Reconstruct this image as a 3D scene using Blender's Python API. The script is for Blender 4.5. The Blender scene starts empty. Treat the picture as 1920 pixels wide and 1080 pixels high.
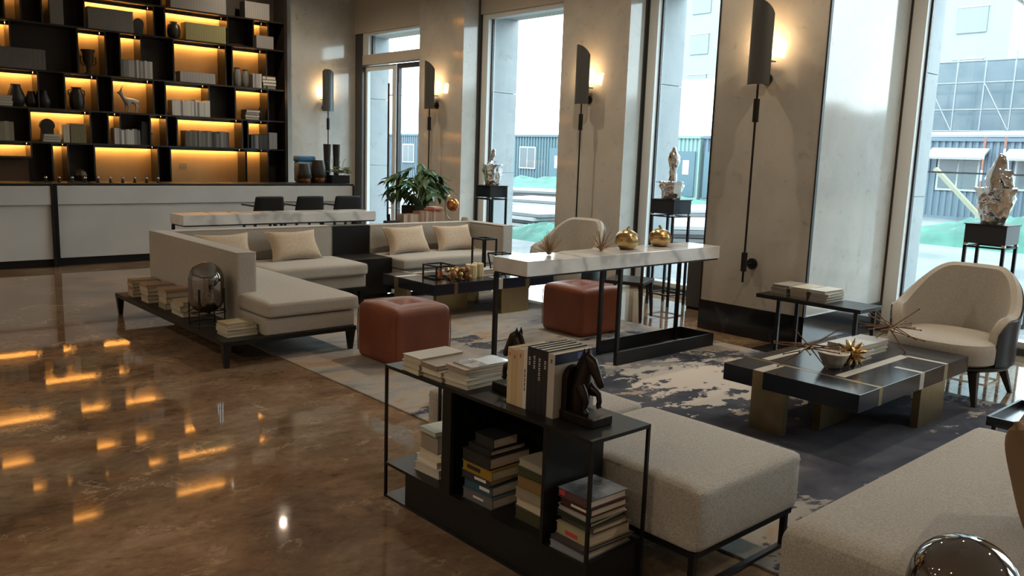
import bpy, bmesh, math, random
from mathutils import Vector, Matrix
random.seed(7)
PI = math.pi
sc = bpy.context.scene
C = sc.collection

# ------------------------------------------------------------------ camera
yaw, pitch, roll = math.radians(42.1765), math.radians(9.1236), math.radians(1.9781)
fw = Vector((math.sin(yaw)*math.cos(pitch), math.cos(yaw)*math.cos(pitch), -math.sin(pitch)))
rt = Vector((math.cos(yaw), -math.sin(yaw), 0)); up = rt.cross(fw)
rt2 = rt*math.cos(roll)+up*math.sin(roll); up2 = -rt*math.sin(roll)+up*math.cos(roll)
cd = bpy.data.cameras.new('camera'); cam = bpy.data.objects.new('camera', cd); C.objects.link(cam)
M = Matrix((rt2, up2, -fw)).transposed().to_4x4(); M.translation = Vector((0, 0, 1.6))
cam.matrix_world = M
cd.sensor_width = 36; cd.lens = 36*1553.576/1920; cd.clip_start = .05; cd.clip_end = 500
sc.camera = cam

# ------------------------------------------------------------------ sky, sun, exposure
w = bpy.data.worlds.new('sky'); sc.world = w; w.use_nodes = True
bg = w.node_tree.nodes['Background']
bg.inputs['Color'].default_value = (.80, .93, 1, 1); bg.inputs['Strength'].default_value = 5.5
sd = bpy.data.lights.new('sun', 'SUN'); sd.energy = 2.0; sd.angle = .02; sd.color = (1, .95, .88)
so = bpy.data.objects.new('sun', sd); C.objects.link(so)
so.rotation_euler = Vector((.62, .38, -.75)).to_track_quat('-Z', 'Y').to_euler()
sc.view_settings.view_transform = 'Standard'; sc.view_settings.look = 'None'
sc.view_settings.gamma = 1; sc.view_settings.use_curve_mapping = False
sc.view_settings.exposure = 0.6
sc.cycles.max_bounces = 8; sc.cycles.diffuse_bounces = 4; sc.cycles.glossy_bounces = 4
sc.cycles.transparent_max_bounces = 12; sc.cycles.transmission_bounces = 6
sc.cycles.caustics_reflective = False; sc.cycles.caustics_refractive = False
sc.cycles.sample_clamp_indirect = 6

# ------------------------------------------------------------------ materials
MATS = {}
def mat(name, col, rough=.5, metal=0., col2=None, scale=5., detail=4., bump=0., bscale=None, coat=0., spec=.5,
        lo=.4, hi=.6, stretch=(1, 1, 1), sheen=0., emit=None, estr=0., trans=0., ior=1.45, dist=0.):
    if name in MATS: return MATS[name]
    m = bpy.data.materials.new(name); m.use_nodes = True
    nt = m.node_tree; b = nt.nodes['Principled BSDF']; L = nt.links.new
    b.inputs['Base Color'].default_value = (*col, 1); b.inputs['Roughness'].default_value = rough
    b.inputs['Metallic'].default_value = metal; b.inputs['Coat Weight'].default_value = coat
    b.inputs['Coat Roughness'].default_value = .05
    b.inputs['Specular IOR Level'].default_value = spec; b.inputs['Sheen Weight'].default_value = sheen
    b.inputs['Transmission Weight'].default_value = trans; b.inputs['IOR'].default_value = ior
    if emit: b.inputs['Emission Color'].default_value = (*emit, 1); b.inputs['Emission Strength'].default_value = estr
    if col2 or bump:
        tc = nt.nodes.new('ShaderNodeTexCoord'); mp = nt.nodes.new('ShaderNodeMapping')
        mp.inputs['Scale'].default_value = stretch; L(tc.outputs['Object'], mp.inputs['Vector'])
    if col2:
        n = nt.nodes.new('ShaderNodeTexNoise'); n.inputs['Scale'].default_value = scale; n.inputs['Detail'].default_value = detail
        n.inputs['Distortion'].default_value = dist
        L(mp.outputs[0], n.inputs['Vector'])
        r = nt.nodes.new('ShaderNodeValToRGB'); e = r.color_ramp.elements
        e[0].position, e[1].position = lo, hi; e[0].color = (*col, 1); e[1].color = (*col2, 1)
        L(n.outputs['Fac'], r.inputs[0]); L(r.outputs[0], b.inputs['Base Color'])
    if bump:
        n2 = nt.nodes.new('ShaderNodeTexNoise'); n2.inputs['Scale'].default_value = bscale or scale; n2.inputs['Detail'].default_value = 3
        L(mp.outputs[0], n2.inputs['Vector'])
        bp = nt.nodes.new('ShaderNodeBump'); bp.inputs['Strength'].default_value = bump; bp.inputs['Distance'].default_value = .01
        L(n2.outputs['Fac'], bp.inputs['Height']); L(bp.outputs[0], b.inputs['Normal'])
    MATS[name] = m
    return m

def nodes_of(name):
    m = bpy.data.materials.new(name); m.use_nodes = True; MATS[name] = m
    nt = m.node_tree; return m, nt, nt.nodes['Principled BSDF'], nt.links.new

def ramp(nt, stops):
    r = nt.nodes.new('ShaderNodeValToRGB'); el = r.color_ramp.elements
    while len(el) < len(stops): el.new(.5)
    for e, (p, c) in zip(el, stops): e.position = p; e.color = (*c, 1)
    return r

def noise(nt, vec, scale, detail=4, dist=0., rough=.5):
    n = nt.nodes.new('ShaderNodeTexNoise'); n.inputs['Scale'].default_value = scale; n.inputs['Detail'].default_value = detail
    n.inputs['Distortion'].default_value = dist; n.inputs['Roughness'].default_value = rough
    nt.links.new(vec, n.inputs['Vector']); return n.outputs['Fac']

def mapped(nt, scale=(1, 1, 1), rot=(0, 0, 0), loc=(0, 0, 0)):
    tc = nt.nodes.new('ShaderNodeTexCoord'); mp = nt.nodes.new('ShaderNodeMapping')
    mp.inputs['Scale'].default_value = scale; mp.inputs['Rotation'].default_value = rot; mp.inputs['Location'].default_value = loc
    nt.links.new(tc.outputs['Object'], mp.inputs['Vector']); return mp.outputs[0]

def mix(nt, a, b, f, mode='MIX'):
    x = nt.nodes.new('ShaderNodeMix'); x.data_type = 'RGBA'; x.blend_type = mode
    for s, v in ((x.inputs[6], a), (x.inputs[7], b), (x.inputs[0], f)):
        if isinstance(v, (int, float)): s.default_value = v
        elif isinstance(v, tuple): s.default_value = (*v, 1)
        else: nt.links.new(v, s)
    return x.outputs[2]

def math_(nt, op, a, b):
    x = nt.nodes.new('ShaderNodeMath'); x.operation = op
    for s, v in ((x.inputs[0], a), (x.inputs[1], b)):
        if isinstance(v, (int, float)): s.default_value = v
        else: nt.links.new(v, s)
    return x.outputs[0]

def m_floor():
    m, nt, b, L = nodes_of('brown_marble_floor')
    v = mapped(nt, (1, 1.35, 1), (0, 0, .6), (3.3, 5.2, 0))
    a = ramp(nt, [(.30, (.075, .047, .03)), (.44, (.17, .113, .072)), (.56, (.235, .163, .108)), (.70, (.31, .23, .162))])
    L(noise(nt, v, 1.5, 12, .35, .68), a.inputs[0])
    c = ramp(nt, [(.30, (.5, .45, .42)), (.44, (.92, .9, .88)), (.58, (1.08, 1.07, 1.05)), (.72, (1.45, 1.45, 1.4))])
    L(noise(nt, v, 11, 12, .3, .75), c.inputs[0])
    g = ramp(nt, [(.35, (1.08, .98, .9)), (.65, (.92, 1.0, 1.04))]); L(noise(nt, v, .8, 4, .2), g.inputs[0])
    d = math_(nt, 'ABSOLUTE', math_(nt, 'SUBTRACT', noise(nt, v, 2.6, 10, .5, .62), .5), 0)
    vn = ramp(nt, [(.0, (.20, .16, .115)), (.010, (.05, .04, .028)), (.022, (0, 0, 0))]); L(d, vn.inputs[0])
    msk = ramp(nt, [(.5, (0, 0, 0)), (.62, (1, 1, 1))]); L(noise(nt, v, 1.9, 4, .2), msk.inputs[0])
    col = mix(nt, mix(nt, a.outputs[0], c.outputs[0], 1., 'MULTIPLY'), g.outputs[0], 1., 'MULTIPLY')
    col = mix(nt, col, mix(nt, vn.outputs[0], msk.outputs[0], 1., 'MULTIPLY'), 1., 'ADD')
    L(col, b.inputs['Base Color'])
    b.inputs['Roughness'].default_value = .04; b.inputs['Specular IOR Level'].default_value = .5
    return m
def m_stone(name, c1, c2, rough=.25):
    m, nt, b, L = nodes_of(name)
    v = mapped(nt)
    a = ramp(nt, [(.3, c1), (.7, c2)]); L(noise(nt, v, 1.6, 8, .6, .6), a.inputs[0])
    d = ramp(nt, [(.25, (.72, .7, .68)), (.42, (1, 1, 1)), (.62, (1, 1, 1)), (.78, (1.14, 1.13, 1.1))]); L(noise(nt, v, 7, 8, .4, .65), d.inputs[0])
    L(mix(nt, a.outputs[0], d.outputs[0], 1., 'MULTIPLY'), b.inputs['Base Color'])
    b.inputs['Roughness'].default_value = rough; b.inputs['Specular IOR Level'].default_value = .6
    return m
def m_marble():
    m, nt, b, L = nodes_of('white_veined_marble')
    v = mapped(nt, (1, 1, 1), (0, math.radians(38), 0))
    wv = nt.nodes.new('ShaderNodeTexWave'); wv.inputs['Scale'].default_value = .9; wv.inputs['Distortion'].default_value = 9
    wv.inputs['Detail'].default_value = 4; wv.inputs['Detail Scale'].default_value = 1.6; L(v, wv.inputs['Vector'])
    a = ramp(nt, [(.0, (.54, .55, .56)), (.10, (.68, .69, .7)), (.3, (.78, .79, .8)), (1, (.82, .83, .83))])
    L(wv.outputs['Fac'], a.inputs[0])
    d = ramp(nt, [(.3, (.8, .79, .78)), (.65, (1, 1, 1))]); L(noise(nt, v, 4, 5, .5), d.inputs[0])
    L(mix(nt, a.outputs[0], d.outputs[0], 1., 'MULTIPLY'), b.inputs['Base Color'])
    b.inputs['Roughness'].default_value = .12
    return m
def m_rug():
    m, nt, b, L = nodes_of('watercolour_rug')
    v = mapped(nt)
    base = ramp(nt, [(.30, (.09, .10, .125)), (.40, (.2, .2, .21)), (.47, (.27, .265, .26)), (.54, (.34, .31, .275)), (.62, (.33, .235, .16)), (.70, (.28, .27, .27))])
    L(noise(nt, mapped(nt, (.6, 1.4, 1), (0, 0, .3)), 1.7, 9, .6, .66), base.inputs[0])
    # hard-edged navy / cream blotches, strongest around the near coffee table
    sx = nt.nodes.new('ShaderNodeSeparateXYZ'); L(v, sx.inputs[0])
    dx = math_(nt, 'MULTIPLY', math_(nt, 'SUBTRACT', sx.outputs[0], 4.7), .55); dy = math_(nt, 'MULTIPLY', math_(nt, 'SUBTRACT', sx.outputs[1], 2.75), .50)
    dist = math_(nt, 'SQRT', math_(nt, 'ADD', math_(nt, 'MULTIPLY', dx, dx), math_(nt, 'MULTIPLY', dy, dy)), 0)
    n1 = noise(nt, mapped(nt, (.8, 1.25, 1), (0, 0, .4), (3.1, 1.7, 0)), 1.5, 9, .3, .66)
    f = math_(nt, 'SUBTRACT', n1, math_(nt, 'MULTIPLY', dist, .225))
    navy = ramp(nt, [(.285, (0, 0, 0)), (.31, (1, 1, 1))]); L(f, navy.inputs[0])
    nv = ramp(nt, [(.3, (.035, .038, .055)), (.6, (.075, .08, .1)), (.75, (.13, .13, .15))]); L(noise(nt, v, 3, 6, .6), nv.inputs[0])
    c1 = mix(nt, base.outputs[0], nv.outputs[0], navy.outputs[0])
    dx2 = math_(nt, 'MULTIPLY', math_(nt, 'SUBTRACT', sx.outputs[0], 5.08), .95); dy2 = math_(nt, 'MULTIPLY', math_(nt, 'SUBTRACT', sx.outputs[1], 3.45), 1.1)
    d2 = math_(nt, 'SQRT', math_(nt, 'ADD', math_(nt, 'MULTIPLY', dx2, dx2), math_(nt, 'MULTIPLY', dy2, dy2)), 0)
    g = math_(nt, 'SUBTRACT', noise(nt, mapped(nt, (1, 1.5, 1), (0, 0, .2), (7, 2, 0)), 2.9, 9, .2, .68), math_(nt, 'MULTIPLY', d2, .24))
    cm = ramp(nt, [(.362, (0, 0, 0)), (.372, (1, 1, 1))]); L(g, cm.inputs[0])
    col = mix(nt, c1, (.5, .46, .42), cm.outputs[0])
    L(col, b.inputs['Base Color']); b.inputs['Roughness'].default_value = .95; b.inputs['Specular IOR Level'].default_value = .1
    bp = nt.nodes.new('ShaderNodeBump'); bp.inputs['Strength'].default_value = .3; bp.inputs['Distance'].default_value = .004
    L(noise(nt, v, 220, 2), bp.inputs['Height']); L(bp.outputs[0], b.inputs['Normal'])
    return m
def m_glass(name, tint=(.93, .97, .97), ref=.0, rough=0.):
    # thin pane: mostly clear, mirror reflection by Fresnel
    m = bpy.data.materials.new(name); m.use_nodes = True; nt = m.node_tree; nt.nodes.clear(); L = nt.links.new
    o = nt.nodes.new('ShaderNodeOutputMaterial'); t = nt.nodes.new('ShaderNodeBsdfTransparent'); g = nt.nodes.new('ShaderNodeBsdfGlossy')
    lw = nt.nodes.new('ShaderNodeLayerWeight'); lw.inputs['Blend'].default_value = .5; mx = nt.nodes.new('ShaderNodeMixShader')
    pw = nt.nodes.new('ShaderNodeMath'); pw.operation = 'POWER'; pw.inputs[1].default_value = 5; L(lw.outputs['Facing'], pw.inputs[0])
    f = nt.nodes.new('ShaderNodeMath'); f.operation = 'MULTIPLY_ADD'; f.inputs[1].default_value = .96; f.inputs[2].default_value = .04; L(pw.outputs[0], f.inputs[0])
    t.inputs['Color'].default_value = (*tint, 1); g.inputs['Roughness'].default_value = rough
    g.inputs['Color'].default_value = (.9, .9, .9, 1)
    a = nt.nodes.new('ShaderNodeMath'); a.operation = 'ADD'; a.inputs[1].default_value = ref; a.use_clamp = True
    L(f.outputs[0], a.inputs[0]); L(a.outputs[0], mx.inputs[0]); L(t.outputs[0], mx.inputs[1]); L(g.outputs[0], mx.inputs[2]); L(mx.outputs[0], o.inputs[0])
    MATS[name] = m; return m
FLOOR = m_floor(); MARBLE = m_marble(); RUG = m_rug()
STONE = m_stone('greige_wall_stone', (.42, .40, .36), (.53, .51, .465), .08)
STONE_PALE = m_stone('pale_outdoor_stone', (.27, .3, .32), (.34, .37, .385), .6)
PLASTER = mat('taupe_plaster', (.54, .48, .40), .6); CREAM = mat('cream_wall_paint', (.62, .57, .5), .7)
CEIL = mat('ceiling_paint', (.78, .75, .7), .8)
GLASS = m_glass('window_glass'); SMOKE = m_glass('smoked_glass', (.25, .215, .185), .24)
ALU = mat('pale_aluminium', (.74, .77, .77), .35, 0); GASKET = mat('black_gasket', (.012, .012, .014), .5)
DGREY = mat('dark_grey_frame', (.09, .09, .09), .35, .5)
FABRIC = mat('oatmeal_fabric', (.375, .35, .31), .9, col2=(.41, .385, .343), scale=60, bump=.25, bscale=350, sheen=.3, spec=.2)
FABRIC_N = mat('boucle_fabric', (.345, .328, .295), .95, col2=(.455, .433, .395), scale=130, detail=2, bump=.5, bscale=260, sheen=.3, spec=.2)
LINEN = mat('tan_linen', (.47, .375, .275), .9, col2=(.52, .42, .315), scale=40, bump=.25, bscale=300, sheen=.3, spec=.2)
BROWNC = mat('brown_cushion_cloth', (.25, .17, .105), .9, bump=.2, bscale=300, spec=.2)
BLACK = mat('black_lacquer', (.009, .009, .009), .42, spec=.35)
BLACKM = mat('black_metal', (.010, .010, .011), .4, .2)
NAVYTOP = mat('navy_black_veneer', (.014, .018, .028), .16, spec=.6)
BRASS = mat('brushed_brass', (.42, .32, .17), .32, 1., col2=(.34, .26, .14), scale=8, stretch=(30, 1, 1))
PALEIN = mat('pale_metal_inlay', (.52, .5, .45), .3, .15)
LEATHER = mat('rust_leather', (.17, .047, .024), .42, col2=(.21, .062, .032), scale=3, bump=.12, bscale=90, spec=.45)
GOLD = mat('hammered_gold', (.52, .37, .18), .26, 1., bump=.6, bscale=30)
COPPER = mat('copper', (.62, .25, .10), .25, 1.)
CHROME = mat('polished_silver', (.88, .9, .92), .08, 1., bump=.7, bscale=16)
CHROMED = mat('smooth_chrome', (.8, .8, .8), .08, 1.)
BRONZE = mat('dark_bronze', (.022, .017, .014), .3, .6, bump=.2, bscale=40)
WOODD = mat('dark_walnut', (.022, .016, .012), .35)
STONEB = mat('black_plinth_marble', (.014, .017, .021), .12, col2=(.045, .055, .065), scale=2.2, lo=.62, hi=.7, detail=8, dist=1.5)
PAGES = mat('book_pages', (.60, .55, .46), .9, col2=(.52, .47, .38), scale=6, stretch=(1, 1, 70))
GREYST = mat('grey_low_stone', (.06, .058, .056), .5)
TWIG = mat('dry_brown_twig', (.16, .085, .04), .7)
GOLDTWIG = mat('gilded_wire', (.30, .19, .09), .45, .5)
LEAF = mat('green_leaf', (.028, .075, .022), .4, col2=(.10, .22, .07), scale=3, spec=.5)
SOIL = mat('soil', (.02, .015, .01), .9)

# ------------------------------------------------------------------ mesh helpers
class B:
    def __init__(s): s.bm = bmesh.new()
    def add(s, o):
        me = bpy.data.meshes.new('t'); o.to_mesh(me); o.free(); s.bm.from_mesh(me); bpy.data.meshes.remove(me); return s
    def box(s, x0, x1, y0, y1, z0, z1, bev=0., seg=2):
        o = bmesh.new(); bmesh.ops.create_cube(o, size=1)
        for v in o.verts: v.co = Vector((x0+(v.co.x+.5)*(x1-x0), y0+(v.co.y+.5)*(y1-y0), z0+(v.co.z+.5)*(z1-z0)))
        if bev: bmesh.ops.bevel(o, geom=o.edges[:], offset=bev, segments=seg, affect='EDGES', profile=.5)
        return s.add(o)
    def prism(s, pts, z0, z1, axis='z'):
        o = bmesh.new(); f = []
        def co(p, t): return {'z': (p[0], p[1], t), 'y': (p[0], t, p[1]), 'x': (t, p[0], p[1])}[axis]
        a = [o.verts.new(co(p, z0)) for p in pts]; b = [o.verts.new(co(p, z1)) for p in pts]; n = len(pts)
        o.faces.new(a); o.faces.new(b)
        for i in range(n): o.faces.new((a[i], a[(i+1) % n], b[(i+1) % n], b[i]))
        bmesh.ops.recalc_face_normals(o, faces=o.faces[:]); return s.add(o)
    def loft(s, rings, closed=True, cap=True):
        o = bmesh.new(); R = [[o.verts.new(p) for p in r] for r in rings]; n = len(R[0])
        for a, b in zip(R, R[1:]):
            for i in range(n if closed else n-1): o.faces.new((a[i], a[(i+1) % n], b[(i+1) % n], b[i]))
        if cap and closed:
            o.faces.new(R[0]); o.faces.new(R[-1])
        bmesh.ops.recalc_face_normals(o, faces=o.faces[:]); return s.add(o)
    def lathe(s, prof, n=24, c=(0, 0, 0), cap=True, fn=None):
        rings = []
        for j, (r, z) in enumerate(prof):
            rings.append([(c[0]+(r*(fn(i/n, j/(len(prof)-1)) if fn else 1))*math.cos(2*PI*i/n), c[1]+(r*(fn(i/n, j/(len(prof)-1)) if fn else 1))*math.sin(2*PI*i/n), c[2]+z) for i in range(n)])
        return s.loft(rings, True, cap)
    def tube(s, pts, r, n=8, cap=True):
        pts = [Vector(p) for p in pts]; rs = r if isinstance(r, (list, tuple)) else [r]*len(pts); rings = []
        t0 = (pts[1]-pts[0]).normalized(); u = t0.orthogonal().normalized()
        for i, p in enumerate(pts):
            t = (pts[min(i+1, len(pts)-1)]-pts[max(i-1, 0)]).normalized()
            u = (u-t*u.dot(t)); u = u.normalized() if u.length > 1e-6 else t.orthogonal().normalized()
            v = t.cross(u)
            rings.append([p+rs[i]*(math.cos(2*PI*k/n)*u+math.sin(2*PI*k/n)*v) for k in range(n)])
        return s.loft(rings, True, cap)
    def bar(s, p, q, a, b=None):
        "square bar"
        b = b or a; p, q = Vector(p), Vector(q); t = (q-p).normalized()
        u = Vector((1, 0, 0)) if abs(t.x) < .9 else Vector((0, 1, 0)); u = (u-t*u.dot(t)).normalized(); v = t.cross(u)
        return s.loft([[c+u*a/2*i+v*b/2*j for i, j in ((-1, -1), (1, -1), (1, 1), (-1, 1))] for c in (p, q)])
    def taper(s, p, q, a, b):
        p, q = Vector(p), Vector(q)
        return s.loft([[c+Vector((i*h/2, j*h/2, 0)) for i, j in ((-1, -1), (1, -1), (1, 1), (-1, 1))] for c, h in ((p, a), (q, b))])
    def sph(s, c, r, n=16, m=10, sc_=(1, 1, 1)):
        return s.loft([[(c[0]+sc_[0]*max(r*math.sin(PI*j/m), 1e-4)*math.cos(2*PI*i/n), c[1]+sc_[1]*max(r*math.sin(PI*j/m), 1e-4)*math.sin(2*PI*i/n), c[2]-sc_[2]*r*math.cos(PI*j/m)) for i in range(n)] for j in range(m+1)])
    def rbox(s, x0, x1, y0, y1, z0, z1, r=.03, crown=0., n=10, fn=None):
        "soft upholstered block: rounded edges, crowned top"
        o = bmesh.new(); bmesh.ops.create_cube(o, size=2); bmesh.ops.subdivide_edges(o, edges=o.edges[:], cuts=n, use_grid_fill=True)
        h = Vector(((x1-x0)/2, (y1-y0)/2, (z1-z0)/2)); c = Vector(((x0+x1)/2, (y0+y1)/2, (z0+z1)/2)); r = min(r, min(h)*.99)
        for v in o.verts:
            k = v.co.copy()
            # denser sampling near the edges
            p = Vector([math.copysign(abs(k[i])**.62, k[i])*h[i] for i in range(3)])
            q = Vector([max(-(h[i]-r), min(h[i]-r, p[i])) for i in range(3)])
            d = p-q
            if d.length > 1e-7: p = q+d.normalized()*r
            if crown and k.z > 0: p.z += crown*max(0, 1-(p.x/h.x)**2)**.7*max(0, 1-(p.y/h.y)**2)**.7*k.z
            if fn: p = fn(p, h)
            v.co = p+c
        return s.add(o)
    def tri(s, vs, fs):
        o = bmesh.new(); V = [o.verts.new(v) for v in vs]
        for f in fs: o.faces.new([V[i] for i in f])
        return s.add(o)
    def mesh(s, name, mt, smooth=True):
        me = bpy.data.meshes.new(name); s.bm.to_mesh(me); s.bm.free()
        if mt: me.materials.append(mt)
        if smooth:
            me.shade_smooth(); me.set_sharp_from_angle(angle=math.radians(38))
        return me
    def build(s, name, mt, parent=None, smooth=True):
        return put(name, s.mesh(name, mt, smooth), parent)

def put(name, me, parent=None, loc=(0, 0, 0), rz=0.):
    o = bpy.data.objects.new(name, me); C.objects.link(o); o.location = loc; o.rotation_euler = (0, 0, rz)
    if parent: o.parent = parent
    return o
def tag(o, label, cat=None, group=None, kind=None):
    o['label'] = label
    if cat: o['category'] = cat
    if group: o['group'] = group
    if kind: o['kind'] = kind
    return o
def thing(name, label, cat, loc=(0, 0, 0), rz=0., group=None, kind=None):
    o = bpy.data.objects.new(name, None); C.objects.link(o); o.empty_display_size = .1
    o.location = loc; o.rotation_euler = (0, 0, rz)
    return tag(o, label, cat, group, kind)
def struct(name, label=None, loc=(0, 0, 0)):
    o = bpy.data.objects.new(name, None); C.objects.link(o); o.location = loc; o['kind'] = 'structure'
    if label: o['label'] = label
    return o
def smesh(o, label=None):
    o['kind'] = 'structure'
    if label: o['label'] = label
    return o
def dup(root, loc, rz, label=None):
    r = root.copy(); C.objects.link(r); r.location = loc; r.rotation_euler = (0, 0, rz)
    if label: r['label'] = label
    for ch in list(root.children):
        c = ch.copy(); C.objects.link(c); c.parent = r
        for g in list(ch.children):
            d = g.copy(); C.objects.link(d); d.parent = c
    return r
def skin(name, verts, edges, radii, mt, parent=None, sub=2, root=0):
    me = bpy.data.meshes.new(name); me.from_pydata([Vector(v) for v in verts], edges, []); me.materials.append(mt)
    o = put(name, me, parent)
    md = o.modifiers.new('skin', 'SKIN'); md.use_smooth_shade = True
    for i, r in enumerate(radii): me.skin_vertices[0].data[i].radius = (r, r) if isinstance(r, (int, float)) else r
    me.skin_vertices[0].data[root].use_root = True
    ms = o.modifiers.new('sub', 'SUBSURF'); ms.levels = sub; ms.render_levels = sub
    return o

# ------------------------------------------------------------------ room shell
XC, XG = 7.85, 8.30             # column faces, glass line
YB = 13.5                       # back wall
ZC = 4.6
o = B().box(-7, XG, -7, YB, -.3, 0).build('floor', FLOOR, smooth=False); smesh(o, 'polished brown marble floor')
o = B().box(-7, XG+.3, -7, YB+.3, ZC, ZC+.2).build('ceiling', CEIL, smooth=False); smesh(o, 'plain pale ceiling')
o = B().box(-7.3, XG+.04, YB, YB+.3, -.3, ZC).build('wall_back', STONE, smooth=False); smesh(o, 'greige stone back wall')
o = B().box(-7.3, -7, -7.3, YB, -.3, ZC).build('wall_left', CREAM, smooth=False); smesh(o, 'taupe wall opposite the windows')
o = B().box(-7.3, XG+.6, -7.3, -7, -.3, ZC).build('wall_front', CREAM, smooth=False); smesh(o, 'taupe wall behind the viewer')
ZH, ZS = 3.65, .06
o = B().box(XG-.12, XG+.6, -7, YB, ZH, ZC).build('wall_right', PLASTER, smooth=False); smesh(o, 'taupe plaster band over the windows')
o = B().box(XG-.14, XG+.6, -7, 11.02, -.3, ZS).build('trim_1', DGREY, smooth=False); smesh(o, 'dark grey sill under the windows')
# columns: inside face clad in stone, outside in pale slabs with open joints
cols = [(9.91, 11.02, 1), (6.73, 7.86, 1), (3.56, 4.65, 0), (.35, 1.45, 1), (-2.85, -1.75, 1), (-6.05, -4.95, 1)]
for k, (a, b, thin) in enumerate(cols):
    r = struct('wall_column', 'stone clad column '+('behind the potted plant', 'behind the half-hidden armchair', 'with black edges and plinth', 'beyond the right picture edge', 'second beyond the right picture edge', 'last beyond the right picture edge')[k])
    x0 = XC if thin else 6.673
    if thin:
        B().box(x0, XG-.18, a, b, 0, ZC).build('stone_face', STONE, r, False)
        B().box(XG-.18, XG-.10, a+.02, b-.02, 0, ZC).build('shadow_gap', DGREY, r, False)
    else:
        B().box(x0, XG-.12, a+.012, b-.012, .285, ZC).build('stone_face', STONE, r, False)
        B().box(x0-.006, x0+.03, b-.012, b, .285, ZC).build('edge_strip', BLACKM, r, False)
        B().box(x0-.006, x0+.03, a, a+.012, .285, ZC).build('edge_strip', BLACKM, r, False)
        B().box(x0-.004, XG-.12, a-.004, b+.004, 0, .285).build('plinth', STONEB, r, False)
        B().box(XG-.12, XG-.10, a+.02, b-.02, 0, ZC).build('shadow_gap', DGREY, r, False)
    z = -.3
    for j, hh in enumerate((1.62, 1.22, 1.22, 1.2)):
        B().box(XG+.06, XG+.62, a-.01, b+.01, z+.004, z+hh-.004).build('stone_slab', STONE_PALE, r, False); z += hh
    B().box(XG-.10, XG+.06, a, b, -.3, ZC).build('core', DGREY, r, False)

# windows between the columns
def window(n, y0, y1):
    r = struct('window_%d' % n, 'tall pale-framed window '+('behind the two-seat sofa', 'left of the black-edged column', 'behind the right armchair', 'beyond the right picture edge', 'second beyond the right picture edge')[n-1])
    for s, (a, b) in ((1, (y1-.13, y1)), (-1, (y0, y0+.06))):
        B().box(XG-.09, XG+.05, a, b, ZS, ZH).build('window_frame', ALU, r, False)
        e = a if s > 0 else b
        B().box(XG-.02, XG+.02, min(e, e-.018*s), max(e, e-.018*s), ZS, ZH).build('gasket', GASKET, r, False)
    B().box(XG-.09, XG+.05, y0+.06, y1-.13, ZH-.07, ZH).build('window_frame', ALU, r, False)
    B().box(XG-.09, XG+.05, y0+.06, y1-.13, ZS, ZS+.05).build('window_frame', ALU, r, False)
    B().box(XG-.005, XG+.005, y0+.08, y1-.15, ZS+.05, ZH-.07).build('pane', GLASS, r, False)
window(1, 7.86, 9.91); window(2, 4.65, 6.73); window(3, 1.45, 3.56); window(4, -1.75, .35); window(5, -4.95, -2.85)
# glazed door with transom beside the back wall
r = struct('door_1', 'glazed double door with a transom above')
for a, b in ((13.26, 13.5), (11.02, 11.10)): B().box(XG-.1, XG+.06, a, b, 0, ZH).build('door_frame', DGREY, r, False)
B().box(XG-.1, XG+.06, 11.1, 13.26, 3.10, 3.27).build('transom_rail', PLASTER, r, False)
B().box(XG-.09, XG+.05, 11.1, 13.26, ZH-.05, ZH).build('transom_frame', ALU, r, False)
B().box(XG-.09, XG+.05, 13.08, 13.26, 3.27, ZH-.05).build('transom_frame', ALU, r, False)
B().box(XG-.02, XG+.03, 13.04, 13.08, 3.27, ZH-.05).build('gasket', DGREY, r, False)
B().box(XG-.005, XG+.005, 11.1, 13.04, 3.27, ZH-.05).build('pane', GLASS, r, False)
for (a, b) in ((12.30, 13.26), (11.1, 12.26)):
    lf = B()
    lf.box(XG-.03, XG+.03, b-.06, b, .02, 3.08).box(XG-.03, XG+.03, a, a+.10, .02, 3.08).box(XG-.03, XG+.03, a+.1, b-.06, 3.0, 3.08).box(XG-.03, XG+.03, a+.1, b-.06, .02, .14)
    d = lf.build('door_leaf', ALU if a > 12 else DGREY, r, False)
    B().box(XG-.005, XG+.005, a+.1, b-.06, .14, 3.0).build('pane', GLASS, d, False)
    yh = 12.40 if a > 12 else 12.12
    h = B().tube([(XG-.10, yh, .45), (XG-.10, yh, 2.75)], .018, 10)
    for zz in (.6, 2.55): h.tube([(XG-.10, yh, zz), (XG-.02, yh, zz)], .009, 8)
    h.build('pull_handle', DGREY, d)
# outer face of the corner pier beside the door
r = struct('trim_2', 'pale stone pier outside the door'); z = -.3
for hh in (1.62, 1.22, 1.22, 1.2):
    B().box(XG+.06, XG+.62, YB-.01, YB+1.1, z+.004, z+hh-.004).build('stone_slab', STONE_PALE, r, False); z += hh

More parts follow.
